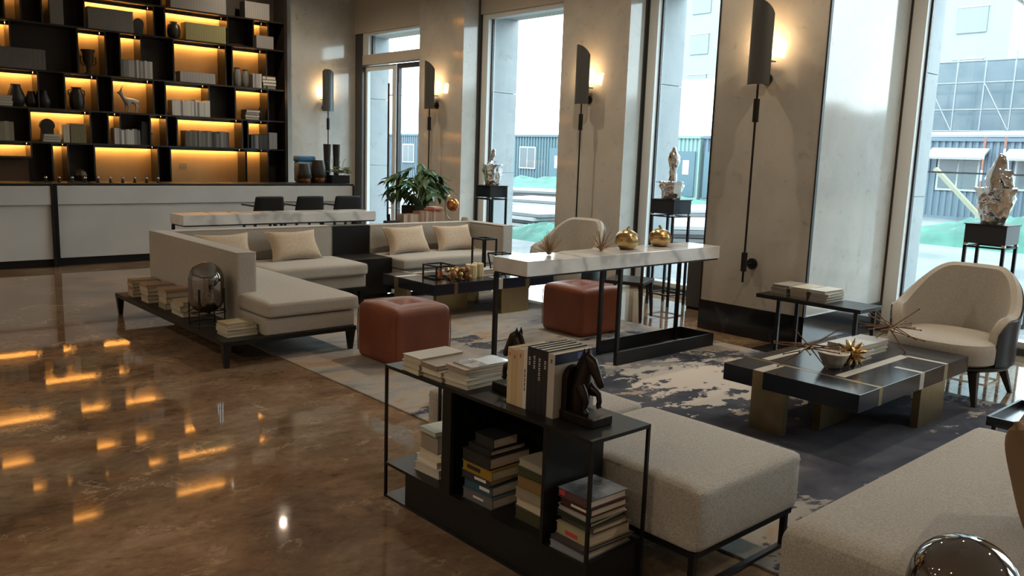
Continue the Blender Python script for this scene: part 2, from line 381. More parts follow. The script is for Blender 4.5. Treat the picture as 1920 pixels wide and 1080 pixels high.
# ------------------------------------------------------------------ ceiling downlights
LENS = mat('lamp_lens', (1, .9, .75), .3, emit=(1, .78, .5), estr=5)
RING = mat('white_trim_ring', (.7, .7, .68), .4)
first = None
for x, watts in ((-4.6, 56), (-1.9, 16), (6.0, 84)):
    for y in ((-4.5, -1.2, 2.0, 5.0, 8.0, 10.9) if x < 5 else (-3.9, -.75, 2.5, 5.7, 8.9, 12.1)):
        if first is None:
            first = t = thing('ceiling_downlight', 'recessed round downlight with white trim in the ceiling', 'downlight', (x, y, ZC), 0, 'recessed downlights across the ceiling')
            B().lathe([(.055, -.006), (.085, -.006), (.085, 0), (.055, 0)], 20, cap=False).build('trim_ring', RING, t)
            B().lathe([(.001, -.003), (.055, -.003)], 20, cap=False).build('lens', LENS, t)
        else: t = dup(first, (x, y, ZC), 0)
        ld = bpy.data.lights.new('downlight', 'SPOT'); ld.energy = watts; ld.color = (1, .81, .59); ld.spot_size = 2.75; ld.spot_blend = .9; ld.shadow_soft_size = .035
        lo = bpy.data.objects.new('downlight_beam', ld); C.objects.link(lo); lo.parent = t; lo.location = (0, 0, -.02)

# ------------------------------------------------------------------ bookcase on the back wall
K = 13.05/12.68
YF, YK = 13.05, 13.40
def zk(z): return 1.6+(z-1.6)*K
Z = {'top': 4.25, 0: zk(3.55), 1: zk(3.12), 2: zk(2.505), 3: zk(2.01), 4: zk(1.56), 5: zk(1.36), 6: .96}
SHELFM = mat('dark_bronze_shelf', (.013, .010, .008), .16, spec=.7)
BACKD = mat('dark_brown_back_panel', (.022, .014, .008), .45)
BACKL = mat('warm_bronze_back_panel', (.34, .22, .11), .4, .2, col2=(.38, .25, .125), scale=3, stretch=(1, 1, .2))
LED = mat('amber_light_strip', (1, .7, .3), .5, emit=(1, .56, .17), estr=62)
bc = thing('bookcase', 'wall-wide dark bookcase with amber backlit compartments behind the bar', 'bookcase', (0, 0, 0))
XL, XR = 1.3, 6.62
B().box(XL, XR, YK, YK+.05, .0, 4.5).build('back_panel', BACKD, bc, False)
B().box(XR-.05, XR, YF-.02, YK, 0, 4.5).build('side_panel', SHELFM, bc, False)
for k in ('top', 0, 1, 2, 3, 4):
    B().box(XL, XR-.05, YF, YK, Z[k]-.024, Z[k]).build('shelf', SHELFM, bc, False)
B().box(XL, 2.80, YF, YK, Z[5]-.024, Z[5]).build('shelf', SHELFM, bc, False)
B().box(XL, XR-.05, YF-.12, YK, .0, .96).build('back_counter', SHELFM, bc, False)
rows = {'top': [(3.0, 3.4), (4.5, 5.4)],
        0: [(2.51, 2.68), (2.95, 3.02), (3.47, 4.37), (4.547, 5.465), (5.90, 6.12)],
        1: [(2.15, 2.54), (3.366, 3.70), (3.914, 4.18), (4.657, 5.423), (5.549, 6.09)],
        2: [(1.9, 2.836), (3.18, 3.573), (3.79, 4.332), (4.523, 5.151), (5.588, 6.108)],
        3: [(2.737, 3.463), (3.715, 3.858), (4.293, 4.507), (4.679, 5.673), (5.787, 6.092)],
        4: [(1.7, 2.713), (2.985, 3.157), (3.519, 4.368), (4.569, 5.72), (5.752, 6.094)]}
zrow = {'top': (Z[0], Z['top']), 0: (Z[1], Z[0]), 1: (Z[2], Z[1]), 2: (Z[3], Z[2]), 3: (Z[4], Z[3]), 4: (Z[6], Z[4])}
for k, bays in rows.items():
    z0, z1 = zrow[k]; z1 -= .024
    for (a, b) in bays:
        a *= K; b *= K; zb = Z[5] if (k == 4 and a < 2) else z0
        pn = B().box(a, b, YK-.03, YK, zb, z1).build('lit_back_panel', BACKL, bc, False)
        B().box(a+.002, b-.002, YK-.104, YK-.100, z1-.036, z1).build('light_channel', SHELFM, pn, False)
        B().box(a+.005, b-.005, YK-.092, YK-.066, z1-.010, z1-.001).build('light_strip', LED, pn, False)
        for x in (a-.022, b):
            B().box(x, x+.022, YF+.03, YK, zb, z1).build('divider', SHELFM, bc, False)
        # bronze blind boards close the bay beside the light
B().box(4.78*K, 4.90*K, YK-.035, YK-.031, zk(1.22), zk(1.30)).build('wall_socket', mat('socket_plate', (.2, .15, .1), .4), bc, False)
# unlit lower panel under the left shelf
B().box(XL, 2.73*K, YK-.08, YK-.03, .96, Z[5]-.035).build('lower_panel', mat('brown_lower_panel', (.12, .06, .03), .5), bc, False)

# ------------------------------------------------------------------ books
COVERS = {}
def cover(c):
    k = tuple(round(v, 3) for v in c)
    if k not in COVERS: COVERS[k] = mat('book_cover_%02d' % len(COVERS), c, .45)
    return COVERS[k]
BKM = {}
def flat_book(w, h, t, c, loc, rz, label, group, marks=None):
    "lying flat: spine towards -x, fore-edge +x"
    key = (round(w, 3), round(h, 3), round(t, 3))
    r = thing('book', label, 'book', loc, rz, group)
    e = .0032
    cm = B().box(-w/2, w/2, -h/2, h/2, 0, e).box(-w/2, w/2, -h/2, h/2, t-e, t).box(-w/2+.004, -w/2+.007, -h/2+.002, h/2-.002, e, t-e)
    cv = cm.build('cover', cover(c), r, False)
    B().box(-w/2+.007, w/2-.006, -h/2+.006, h/2-.006, e, t-e).build('pages', PAGES, r, False)
    if marks:
        bm = B()
        for (y0, y1, z0, z1) in marks[1]: bm.box(-w/2+.003, -w/2+.004, y0*h/2, y1*h/2, z0*t, z1*t)
        bm.build('spine_print', marks[0], cv, False)
    return r
ORD = ['bottom', 'second from the bottom', 'third from the bottom', 'fourth from the bottom', 'fifth from the bottom', 'sixth from the bottom', 'seventh from the bottom', 'eighth from the bottom', 'ninth from the bottom']
def stack(x, y, z, books, where, group, rz=0.):
    n = len(books)
    for i, bk in enumerate(books):
        (w, h, t, c, cn) = bk[:5]; mk = bk[5] if len(bk) > 5 else None
        pos = 'top' if i == n-1 else ORD[i]
        jx, jy, jr = random.uniform(-.008, .008), random.uniform(-.008, .008), random.uniform(-.06, .06); kk = random.choice((.62, .8, .95, 1.05)); c = tuple(v*kk for v in c); w *= random.uniform(.95, 1.02); h *= random.uniform(.95, 1.02)
        if len(bk) > 6: jx += bk[6]
        flat_book(w, h, t, c, (x+jx, y+jy, z), rz+jr, '%s book, %s of %s' % (cn, pos, where), group, mk)
        z += t+.0006
    return z
ORDL = 'first second third fourth fifth sixth seventh eighth ninth tenth eleventh twelfth thirteenth fourteenth fifteenth sixteenth seventeenth eighteenth nineteenth twentieth'.split()+['twenty-'+w for w in 'first second third fourth fifth sixth seventh eighth ninth'.split()]
def row_books(x0, x1, yb, z, hh, depth, cols_, what, where, group, tmin=.022, tmax=.04, vary=.02):
    "upright books side by side, spines towards the room"
    ts, x = [], x0
    while x < x1-.012:
        t = min(random.uniform(tmin, tmax), x1-x); ts.append(t); x += t
    x = x0; n = len(ts)
    for i, t in enumerate(ts):
        h = hh-random.uniform(0, vary); c = cols_[i % len(cols_)] if len(cols_) < 4 else random.choice(cols_)
        pos = 'only one' if n == 1 else ('leftmost' if i == 0 else ('rightmost' if i == n-1 else ORDL[i]+' from the left'))
        r = thing('book', '%s, %s in %s' % (what, pos, where), 'book', (x+t/2, yb, z), 0, group)
        e = .0022
        B().box(-t/2+.0007, -t/2+e, 0, depth, 0, h).box(t/2-e, t/2-.0007, 0, depth, 0, h).box(-t/2+e, t/2-e, 0, e, 0, h).build('cover', cover(c), r, False)
        B().box(-t/2+e, t/2-e, e, depth-.004, .003, h-.004).build('pages', PAGES, r, False)
        x += t
GR = [(.16, .155, .15)]; GRM = [(.17, .165, .16), (.3, .3, .29), (.10, .10, .10), (.4, .39, .37)]
WHM = [(.42, .41, .40), (.5, .49, .46), (.2, .2, .2), (.55, .54, .5), (.12, .12, .12)]
DKM = [(.05, .045, .04), (.09, .085, .08), (.14, .13, .12), (.2, .19, .18), (.03, .03, .03)]
OL = [(.17, .16, .07)]
yb = YF+.015
def rb(a, b, k, hh, cols_, what, where, **kw):
    row_books(a*K, b*K, yb, Z[k], hh, .2, cols_, what, where, where, **kw)
rb(3.50, 4.09, 1, .30, GR, 'grey book', 'the row left of the upper arched ornament', tmin=.035, tmax=.045, vary=.004)
rb(4.83, 5.44, 1, .26, OL, 'olive green book', 'the row on the upper shelf', tmin=.03, tmax=.045, vary=.004)
rb(5.93, 6.22, 1, .20, GR, 'grey book', 'the short block ending the upper shelf', tmin=.03, tmax=.04, vary=.003)
rb(4.62, 5.45, 0, .24, GRM[:1], 'grey book', 'the long row on the topmost shelf', tmin=.035, tmax=.045, vary=.004)
rb(5.75, 6.16, 0, .26, GR, 'grey book', 'the block ending the topmost shelf', tmin=.035, tmax=.045, vary=.003)
rb(3.03, 3.20, 1, .38, [(.2, .19, .17)], 'tall grey-beige book', 'the narrow block by the slim amber slot', tmin=.03, tmax=.042, vary=.003)
rb(2.2, 2.95, 2, .27, [(.13, .125, .11)], 'large brown-grey book', 'the row above the dark tapered vases', tmin=.05, tmax=.07, vary=.004)
rb(3.90, 4.34, 2, .26, GRM, 'slim grey book', 'the row above the deer', tmin=.026, tmax=.04, vary=.015)
rb(4.73, 5.26, 2, .16, [(.26, .25, .25)], 'low pale grey book', 'the row under the olive books', tmin=.04, tmax=.06, vary=.003)
rb(5.86, 6.01, 2, .23, GRM, 'upright grey book', 'the group beside the slim grey vases', tmin=.024, tmax=.034, vary=.01)
rb(4.60, 5.17, 3, .26, WHM, 'pale book', 'the uneven row right of the deer', tmin=.024, tmax=.045, vary=.05)
rb(2.2, 2.54, 4, .26, [(.3, .28, .22), (.24, .22, .16)], 'beige book', 'the group ending the lower shelf', tmin=.05, tmax=.07, vary=.02)
rb(3.12, 3.20, 4, .245, [(.5, .46, .36)], 'cream book', 'the pair right of the lower arched ornament', tmin=.04, tmax=.041, vary=.003)
rb(3.21, 3.41, 4, .27, [(.18, .16, .09)], 'olive brown book', 'the block under the handled jar', tmin=.03, tmax=.045, vary=.004)
rb(3.78, 4.13, 4, .235, WHM, 'grey-white book', 'the block under the deer', tmin=.024, tmax=.04, vary=.03)
rb(4.78, 5.46, 4, .25, DKM, 'dark book', 'the long row on the lower shelf', tmin=.024, tmax=.045, vary=.035)
rb(5.82, 6.10, 4, .235, DKM, 'dark book', 'the short row ending the lower shelf', tmin=.024, tmax=.04, vary=.02)
rb(6.12, 6.26, 4, .27, [(.2, .19, .18)], 'tall grey book', 'the last group on the lower shelf', tmin=.05, tmax=.07, vary=.003)
def flat_stack_shelf(x, k, n, w, c, cn, where, group, t=.035, h=.2):
    stack(x*K, yb+.10, Z[k], [(w, .2, t, c, cn)]*n, where, group)
flat_stack_shelf(6.14, 2, 4, .24, (.2, .2, .195), 'grey', 'the flat pile beside the slim grey vases', 'flat grey pile on the second shelf', .05)
flat_stack_shelf(2.42, 3, 4, .26, (.3, .29, .27), 'pale grey', 'the flat pile left of the dark vases', 'flat pile left of the vases', .035)
flat_stack_shelf(5.85, 3, 4, .24, (.13, .13, .13), 'dark grey', 'the flat pile in the right amber bay', 'flat pile in the right amber bay', .038)
flat_stack_shelf(2.98, 4, 3, .24, (.26, .26, .26), 'grey', 'the flat pile under the lower arched ornament', 'flat pile under the lower arched ornament', .036)

# ------------------------------------------------------------------ ornaments on the bookcase
ORN = mat('charcoal_ceramic', (.022, .02, .017), .35); ORG = mat('grey_ceramic', (.14, .14, .135), .3)
ORB = mat('bronze_ceramic', (.045, .032, .02), .35, .3)
def vase(name, label, cat, loc, prof, mt, n=20, group=None, extra=None):
    t = thing(name, label, cat, loc, 0, group)
    B().lathe(prof, n).build('body', mt, t)
    if extra: extra(t)
    return t
def arch(name, label, loc, w_, h_, d_):
    t = thing(name, label, 'ornament', loc)
    pts = [(-w_/2*.8, 0), (w_/2*.8, 0), (w_/2*.8, h_*.35)]+[(w_/2*math.cos(a), h_-w_/2+w_/2*math.sin(a)) for a in [i*PI/14-.25 for i in range(0, 18)] if -.25 <= a <= PI+.25]+[(-w_/2*.8, h_*.35)]
    B().prism(pts, -d_/2, d_/2, 'y').build('arch_block', ORN, t)
    B().box(-w_/2*.7, w_/2*.7, -d_/2-.006, d_/2+.006, 0, .02, .004).build('foot', ORN, t)
    return t
ym = YF+.14
arch('arched_ornament', 'dark round-topped ornament right of the tall grey books', (4.19*K, ym, Z[1]), .15, .235, .07)
arch('arched_ornament', 'dark round-topped ornament standing on a flat pile of grey books', (2.95*K, ym, Z[4]+.11), .19, .21, .07)
vase('dark_jar', 'squat dark jar left of the olive green books', 'jar', (4.70*K, ym, Z[1]), [(.05, 0), (.09, .05), (.1, .12), (.085, .2), (.05, .235), (.055, .25)], ORN)
def trophy(t):
    for s in (-1, 1): B().tube([(s*.06, 0, .24), (s*.10, 0, .25), (s*.10, 0, .16), (s*.055, 0, .12)], .008, 8).build('handle', ORB, t)
vase('trophy_vase', 'dark trophy-shaped vase with handles in the small lit bay', 'vase', (3.51*K, ym, Z[2]), [(.06, 0), (.06, .02), (.03, .04), (.03, .1), (.07, .18), (.075, .30), (.095, .33), (.095, .345)], ORB, extra=trophy)
for i, (x, h_) in enumerate(((5.66, .30), (5.79, .28))):
    vase('silver_vase', ('taller' if i == 0 else 'shorter')+' slim grey vase of the pair beside upright books', 'vase', (x*K, ym, Z[2]), [(.04, 0), (.058, .05), (.06, h_*.6), (.042, h_*.85), (.035, h_*.93), (.05, h_)], ORG, group='pair of slim grey vases')
for i, (x, h_, wd, lb) in enumerate(((2.60, .30, .115, 'tallest of the three dark tapered vases'), (2.78, .22, .085, 'smallest of the three dark tapered vases'), (2.93, .24, .09, 'rightmost of the three dark tapered vases, in shade'))):
    vase('tapered_vase', lb, 'vase', (x*K, ym, Z[3]), [(wd*.6, 0), (wd, h_*.25), (wd, h_*.45), (wd*.55, h_*.9), (wd*.55, h_)], ORN, 14, 'dark tapered vases')
def jarh(t):
    for s in (-1, 1): B().tube([(s*.06, 0, .285), (s*.105, 0, .27), (s*.105, 0, .22), (s*.09, 0, .19)], .009, 8).build('handle', ORN, t)
vase('handled_jar', 'dark tall jar with two small ears in an amber bay', 'jar', (3.34*K, ym, Z[3]), [(.07, 0), (.09, .03), (.1, .12), (.095, .22), (.065, .27), (.06, .3), (.075, .315)], ORN, extra=jarh)
# deer figurine
t = thing('deer_figurine', 'small pale deer figurine in an amber bay', 'figurine', (4.06*K, ym-.02, Z[3]))
DEER = mat('pale_grey_porcelain', (.32, .31, .29), .35)
V = [(.06, 0, .18), (-.06, 0, .175), (-.11, 0, .20), (-.15, 0, .28), (-.20, 0, .285), (-.08, .02, .09), (-.085, .02, 0), (-.05, -.02, .09), (-.06, -.02, 0), (.09, .02, .09), (.08, .02, 0), (.06, -.02, .09), (.05, -.02, 0), (-.14, .015, .34), (-.12, .03, .39), (-.14, -.015, .34), (-.11, -.03, .39), (.11, 0, .17)]
E_ = [(0, 1), (1, 2), (2, 3), (3, 4), (1, 5), (5, 6), (1, 7), (7, 8), (0, 9), (9, 10), (0, 11), (11, 12), (3, 13), (13, 14), (3, 15), (15, 16), (0, 17)]
skin('body', V, E_, [.036, .042, .03, .02, .012, .012, .007, .012, .007, .014, .007, .014, .007, .006, .004, .006, .004, .01], DEER, t, 2, 1)
vase('bud_vase', 'small dark bud vase beside the dark grey pile', 'vase', (6.04*K, ym, Z[3]), [(.035, 0), (.05, .04), (.045, .14), (.02, .2), (.024, .215)], ORN)
vase('ball_ornament', 'dark ball ornament on the bar back counter', 'ornament', (3.3*K, YF, .96), [(.05, 0), (.05, .02), (.02, .03), (.02, .05), (.07, .08), (.095, .14), (.07, .2), (.01, .23)], ORB)
t = thing('carved_bookend', 'jagged dark ornament between the grey-white spines and amber slot', 'ornament', (4.25*K, ym, Z[4]))
B().prism([(-.09, 0), (.07, 0), (.03, .10), (.09, .17), (.04, .2), (.03, .27), (.07, .33), (-.07, .35)], -.05, .05, 'y').build('body', ORN, t, False)
B().box(-.1, .08, -.06, .06, 0, .012).build('foot', ORN, t, False)

# ------------------------------------------------------------------ bar counter
PANEL = mat('pale_grey_panel', (.5, .52, .525), .3, col2=(.56, .58, .59), scale=1.2)
YC = 11.64
def counter(name, label, x0, x1, y0):
    t = thing(name, label, 'counter', (x0, y0, 0)); L_ = x1-x0
    B().box(0, L_, .02, .62, 1.025, 1.05, .004).build('worktop', BLACK, t, False)
    B().box(.035, L_-.035, 0, .58, .785, 1.02, .003).build('upper_panel', PANEL, t, False)
    B().box(.035, L_-.035, .03, .56, .10, .783).build('lower_panel', PANEL, t, False)
    B().box(0, L_, .05, .55, 0, .10).build('plinth', BLACK, t, False)
    for x in (0, L_-.034): B().box(x, x+.034, -.012, .60, .0, 1.025).build('end_post', BLACK, t, False)
    return t
counter('bar_counter', 'long pale grey bar counter with black top and edges', 2.72, 7.06, YC)
counter('bar_counter', 'short pale counter section left of the black post', .6, 2.70, YC-.07)
for i in range(10):
    x = 2.69+i*.155
    t = thing('bottle_stopper', 'small chrome stopper in the row standing on the bar top', 'stopper', (x, YC+.25, 1.05), 0, 'row of chrome stoppers on the bar') if i == 0 else dup(st0, (x, YC+.25, 1.05), 0)
    if i == 0:
        st0 = t
        B().lathe([(.022, 0), (.022, .02), (.012, .028), (.012, .05)], 12).build('stem', BLACKM, t); B().sph((0, 0, .062), .02, 12, 8).build('ball', CHROMED, t)
# things on the counter's right end
def capped(name, label, loc, h, r):
    t = thing(name, label, 'vase', loc, 0, 'black vases with copper feet')
    B().lathe([(r*.78, 0), (r*.84, .01), (r*.9, h*.22), (r*.9, h*.23)], 20).build('copper_foot', COPPER, t)
    B().lathe([(r*.9, h*.23), (r, h*.3), (r*.95, h*.5), (r*.72, h*.97), (r*.68, h), (r*.6, h*.985), (r*.6, h*.9)], 20).build('body', ORN, t)
capped('copper_foot_vase', 'shorter black vase with copper foot on the bar', (6.37, 12.0, 1.05), .30, .125)
capped('copper_foot_vase', 'taller black vase with copper foot on the bar', (6.62, 12.0, 1.05), .36, .13)
for i, x in enumerate((6.83, 7.00)):
    t = thing('tall_vase', ('left' if i == 0 else 'right')+' one of two tall black tapering vases on the bar end', 'vase', (x, 12.10, 1.05), 0, 'tall black tapering vases')
    B().lathe([(.042, 0), (.045, .02), (.05, .3), (.062, .62), (.054, .62), (.04, .3)], 16).build('body', ORN, t)
    B().lathe([(.05, 0), (.05, .008)], 16).build('foot_ring', ORN, t)
t = thing('flower_box', 'black trough of cream flowers on the bar end', 'flower box', (6.95, 11.93, 1.05))
B().box(-.165, .165, -.06, .06, 0, .13, .004).build('trough', BLACK, t, False)
FLW = mat('cream_petals', (.62, .55, .36), .7)
for i in range(34):
    a, x, y = random.random()*6.28, random.uniform(-.17, .17), random.uniform(-.06, .06)
    zc = .17+random.uniform(-.02, .08)
    fl = B()
    for k in range(5):
        an = a+k*1.2566; c, s = math.cos(an), math.sin(an); rr = .055
        fl.tri([(x, y, zc), (x+rr*.6*c-rr*.4*s, y+rr*.6*s+rr*.4*c, zc+.02), (x+rr*c, y+rr*s, zc+.012), (x+rr*.6*c+rr*.4*s, y+rr*.6*s-rr*.4*c, zc+.02)], [(0, 1, 2, 3)])
    fl.build('flower', FLW if i % 4 else LEAF, t)
for i in range(5):
    x = -.14+i*.06; B().tube([(x, 0, .12), (x-.03, .01, .3), (x-.08+.02*i, -.01, .36+.03*(i % 3))], .004, 6).build('stalk', LEAF, t)
t = thing('water_bottle', 'blue plastic water container behind the black vases', 'container', (6.47, 12.18, 1.05))
BLUE = mat('blue_plastic', (.05, .2, .42), .15, trans=.3)
B().rbox(-.15, .15, -.09, .09, 0, .34, .04, n=6).build('body', mat('clear_blue_plastic', (.35, .5, .6), .1, trans=.5), t)
B().rbox(-.155, .155, -.095, .095, .33, .42, .025, n=6).build('lid', BLUE, t)
# bar stools
def stool(i, x, lab):
    t = thing('bar_stool', lab, 'stool', (x, 10.95, 0), 0, 'black bar stools at the counter')
    B().rbox(-.215, .215, -.20, .20, .62, .69, .025, n=6).build('seat', BLACK, t)
    B().rbox(-.215, .215, -.225, -.185, .69, .925, .02, n=6, fn=lambda p, h: Vector((p.x*(1+.12*(-p.z/h.z)*.5), p.y-.02*(p.z/h.z), p.z))).build('backrest', BLACK, t)
    for s in (-1, 1):
        B().box(s*.22-.012, s*.22+.012, -.2, .18, .78, .80).build('arm', BLACKM, t, False)
        for q in (-1, 1): B().taper((s*.19, q*.17, .62), (s*.21, q*.2, 0), .032, .024).build('leg', BLACKM, t)
    B().bar((-.2, .19, .25), (.2, .19, .25), .018).build('footrest', BLACKM, t)
for i, (x, lab) in enumerate(((5.17, 'black bar stool nearest the long blank counter front'), (5.79, 'middle one of the three black bar stools'), (6.40, 'black bar stool nearest the end of the bar'))): stool(i, x, lab)

# ------------------------------------------------------------------ wall sconces
SHADE = mat('gunmetal_shade', (.10, .105, .105), .4, .5); SHIN = mat('brass_shade_lining', (.7, .5, .25), .4, .3)
BULB = mat('warm_bulb', (1, .8, .5), .4, emit=(1, .66, .3), estr=30)
def sconce(label, loc, rz, top=2.96):
    "local: wall at y=0, room towards -y; z=0 at the mount"
    t = thing('wall_sconce', label, 'wall lamp', loc, rz, 'tall curved wall sconces')
    n = 16; R_, yc = .105, -.095
    def ring(z, cut):
        out = []
        for i in range(n+1):
            a = PI+PI*i/n; out.append((R_*math.cos(a), yc-.05+R_*math.sin(a)*.75, z))
        return out
    rings_o, rings_i = [], []
    for j in range(9):
        f = j/8
        o_, i_ = [], []
        for i in range(n+1):
            a = PI+PI*i/n; u = i/n
            ztop = .66-.13*(max(0, u-.35)/.65)**2-.04*max(0, .2-u)/.2
            z = -.06+(ztop+.06)*f
            o_.append((R_*math.cos(a), yc-.04+R_*math.sin(a)*.8, z)); i_.append(((R_-.008)*math.cos(a), yc-.04+(R_-.008)*math.sin(a)*.8, z))
        rings_o.append(o_); rings_i.append(i_)
    b = B(); b.loft(rings_o, False, False); b.build('shade', SHADE, t)
    b = B(); b.loft(rings_i, False, False); b.build('shade_lining', SHIN, t)
    d = B().tube([(0, 0, 0), (0, -.022, 0)], .05, 20).build('wall_mount', BLACKM, t)
    B().tube([(0, -.02, 0), (0, -.11, 0)], .011, 10).build('arm', BLACKM, t)
    B().tube([(0, -.145, .0), (0, -.145, -1.80)], .010, 8).build('rod', BLACKM, t)
    B().tube([(0, -.145, -.18), (0, -.145, -.38)], .027, 12).build('weight', BLACKM, t)
    B().tube([(0, -.145, -1.53), (0, -.145, -1.70)], .027, 12).build('weight', BLACKM, t)
    B().tube([(0, 0, -1.64), (0, -.022, -1.64)], .05, 20).build('wall_mount', BLACKM, t)
    B().tube([(0, -.02, -1.64), (0, -.14, -1.64)], .010, 10).build('arm', BLACKM, t)
    B().lathe([(.04, .12), (.045, .13), (.045, .2), (.036, .2), (.03, .14)], 16, (0, -.12, 0)).build('lamp_cup', SHADE, t)
    B().sph((0, -.12, .195), .022, 12, 8).build('bulb', BULB, t)
    B().prism([(-.1, -.05), (-.095, -.14), (-.06, -.175), (.06, -.175), (.095, -.14), (.1, -.05)], .135, .145).build('light_shelf', SHADE, t, False)
    ld = bpy.data.lights.new('sconce_light', 'AREA'); ld.shape = 'RECTANGLE'; ld.size = .10; ld.size_y = .16; ld.energy = 2.2; ld.color = (1, .66, .34)
    lo = bpy.data.objects.new('sconce_glow', ld); C.objects.link(lo); lo.parent = t; lo.location = (0, -.168, .27); lo.rotation_euler = (PI/2+.25, 0, 0)
    ld = bpy.data.lights.new('sconce_down', 'SPOT'); ld.energy = 4; ld.color = (1, .66, .32); ld.spot_size = 1.1; ld.spot_blend = .5; ld.shadow_soft_size = .012
    lo = bpy.data.objects.new('sconce_down', ld); C.objects.link(lo); lo.parent = t; lo.location = (0, -.07, .10); lo.rotation_euler = (-.35, 0, 0)
sconce('tall gunmetal sconce on the black-edged column', (6.667, 4.10, 2.335), -PI/2)
sconce('tall gunmetal sconce on the column behind the beige armchair', (XC, 7.33, 2.315), -PI/2)
sconce('tall gunmetal sconce on the column behind the potted plant', (XC, 10.53, 2.31), -PI/2)
sconce('tall gunmetal sconce on the back wall over the bar end', (7.56, YB, 2.31), 0)
#@@PART2
# ------------------------------------------------------------------ rug
o = B().box(2.85, 6.28, .9, 7.75, 0, .010, .003).build('area_rug', RUG, None, False)
tag(o, 'large watercolour-patterned rug in grey, navy and cream under the seating', 'rug')
ZR = .010

# ------------------------------------------------------------------ low black shelf unit in front
t = thing('shelf_unit', 'low black metal shelf unit with open ends, standing nearest the viewer', 'shelf unit', (2.054, 1.828, 0))
LX, LY, HZ = .32, 1.286, .635
B().box(0, LX, 0, LY, HZ-.014, HZ).build('top', BLACK, t, False)
for x in (.006, LX-.006):
    for y in (.006, LY-.006): B().box(x-.006, x+.006, y-.006, y+.006, 0, HZ-.014).build('post', BLACKM, t, False)
B().box(0, LX, 0, LY, .0, .012).build('bottom_frame', BLACKM, t, False)
B().box(.0, LX, .012, LY-.012, .158, .172).build('lower_shelf', BLACK, t, False)
B().box(.012, LX, .012, 1.13, .012, .158).build('base_box', BLACK, t, False)
B().box(.0, LX, .832, .848, .172, HZ-.014).build('upright_panel', BLACK, t, False)
B().box(.0, .02, .79, .832, .172, HZ-.014).build('upright_panel', BLACK, t, False)
B().box(.0, LX, .225, .24, .172, HZ-.014).build('upright_panel', BLACK, t, False)
B().box(LX-.014, LX, .24, .832, .172, HZ-.014).build('back_panel', BLACK, t, False)

CR = (.52, .48, .38); CW = (.60, .57, .50); CT = (.42, .34, .26); GY = (.33, .33, .32)
MARKW = mat('white_print', (.6, .6, .58), .6); MARKR = mat('red_print', (.5, .05, .05), .6); MARKB = mat('black_print', (.02, .02, .02), .6)
ZT = HZ+.0005
g = 'books lying on the black shelf top'
stack(2.19, 3.01-.085, ZT, [(.26, .135, .024, CR, 'cream')]*2+[(.26, .135, .026, (.56, .52, .42), 'ivory')], 'the far cream pile on the shelf unit', g)
stack(2.20, 2.79, ZT, [(.27, .135, .022, CR, 'cream'), (.27, .135, .022, CW, 'off-white'), (.27, .13, .022, CT, 'tan')], 'the middle pile on the shelf unit', g)
z = stack(2.23, 2.645, ZT, [(.29, .145, .02, CW, 'off-white'), (.28, .15, .02, CW, 'off-white'), (.27, .15, .02, (.5, .49, .46), 'grey-white'), (.28, .15, .02, CT, 'glossy tan')], 'the pile nearest the horse bookend', g)
# loose glossy sheet with pale print on the near pile
t = thing('folded_sheet', 'glossy grey and white folded sheet on top of the near pile', 'sheet', (2.24, 2.645, z))
B().rbox(-.11, .11, -.065, .065, 0.0, .004, .001, n=4).build('sheet', mat('glossy_print', (.6, .6, .6), .12, col2=(.28, .27, .26), scale=9, lo=.45, hi=.5, spec=.8), t)
B().box(-.02, .09, -.06, .05, .0041, .0046).build('print', mat('glossy_white', (.75, .75, .75), .1, spec=.8), t, False)

def upright(y0, t_, h, w_, c, cn, label, marks=None, x0=2.115):
    "standing on the shelf, spine towards -x, thickness along y"
    r = thing('book', label, 'book', (x0, y0, ZT), 0, 'books standing between the horse bookends')
    e = .0025
    cv = B().box(0, w_, 0.0005, e, 0, h).box(0, w_, t_-e, t_-.0005, 0, h).box(0, e, e, t_-e, 0, h).build('cover', cover(c), r, False)
    B().box(e, w_-.004, e, t_-e, .003, h-.004).build('pages', PAGES, r, False)
    if marks:
        m_, zs, wd = marks; b = B()
        for (a, c2) in zs:
            n = max(1, int((c2-a)*h/.018))
            for i in range(n):
                zz = a*h+i*.018
                b.box(-.0006, 0, t_*.5-wd/2, t_*.5+wd/2, zz, zz+.003).box(-.0006, 0, t_*.5-.0015, t_*.5+.0015, zz, zz+.013).box(-.0006, 0, t_*.5-wd/2, t_*.5+wd/2, zz+.009, zz+.012)
        b.build('spine_print', m_, cv, False)
    return r
y = 2.345
specs = [(.026, .225, .2, (.55, .44, .28), 'butter yellow paperback, first from the far horse bookend', (MARKR, [(.86, .92)], .008)),
         (.03, .222, .2, (.50, .38, .23), 'tan paperback with a small red spine mark', (MARKR, [(.84, .92)], .009)),
         (.034, .23, .2, (.54, .43, .29), 'pale tan paperback in the middle of the yellow trio', (MARKR, [(.86, .92)], .009)),
         (.022, .238, .21, (.62, .6, .56), 'slim white book beside the black volumes', (MARKB, [(.3, .7)], .006)),
         (.026, .25, .21, (.012, .014, .018), 'first black volume, next to the slim white book', (MARKW, [(.72, .9)], .011)),
         (.026, .25, .21, (.012, .014, .018), 'second black volume of the standing set', (MARKW, [(.68, .9)], .011)),
         (.03, .25, .21, (.014, .015, .02), 'third black volume, with the longest white title', (MARKW, [(.52, .9)], .011)),
         (.03, .25, .21, (.012, .014, .018), 'last black volume of the standing set', (MARKW, [(.72, .9)], .011)),
         (.036, .245, .22, (.40, .385, .36), 'grey and white book against the near horse bookend', (MARKB, [(.86, .93)], .012))]
for (t_, h, w_, c, lab, mk) in specs:
    y -= t_; upright(y, t_, h, w_, c, '', lab, mk)
yend = y
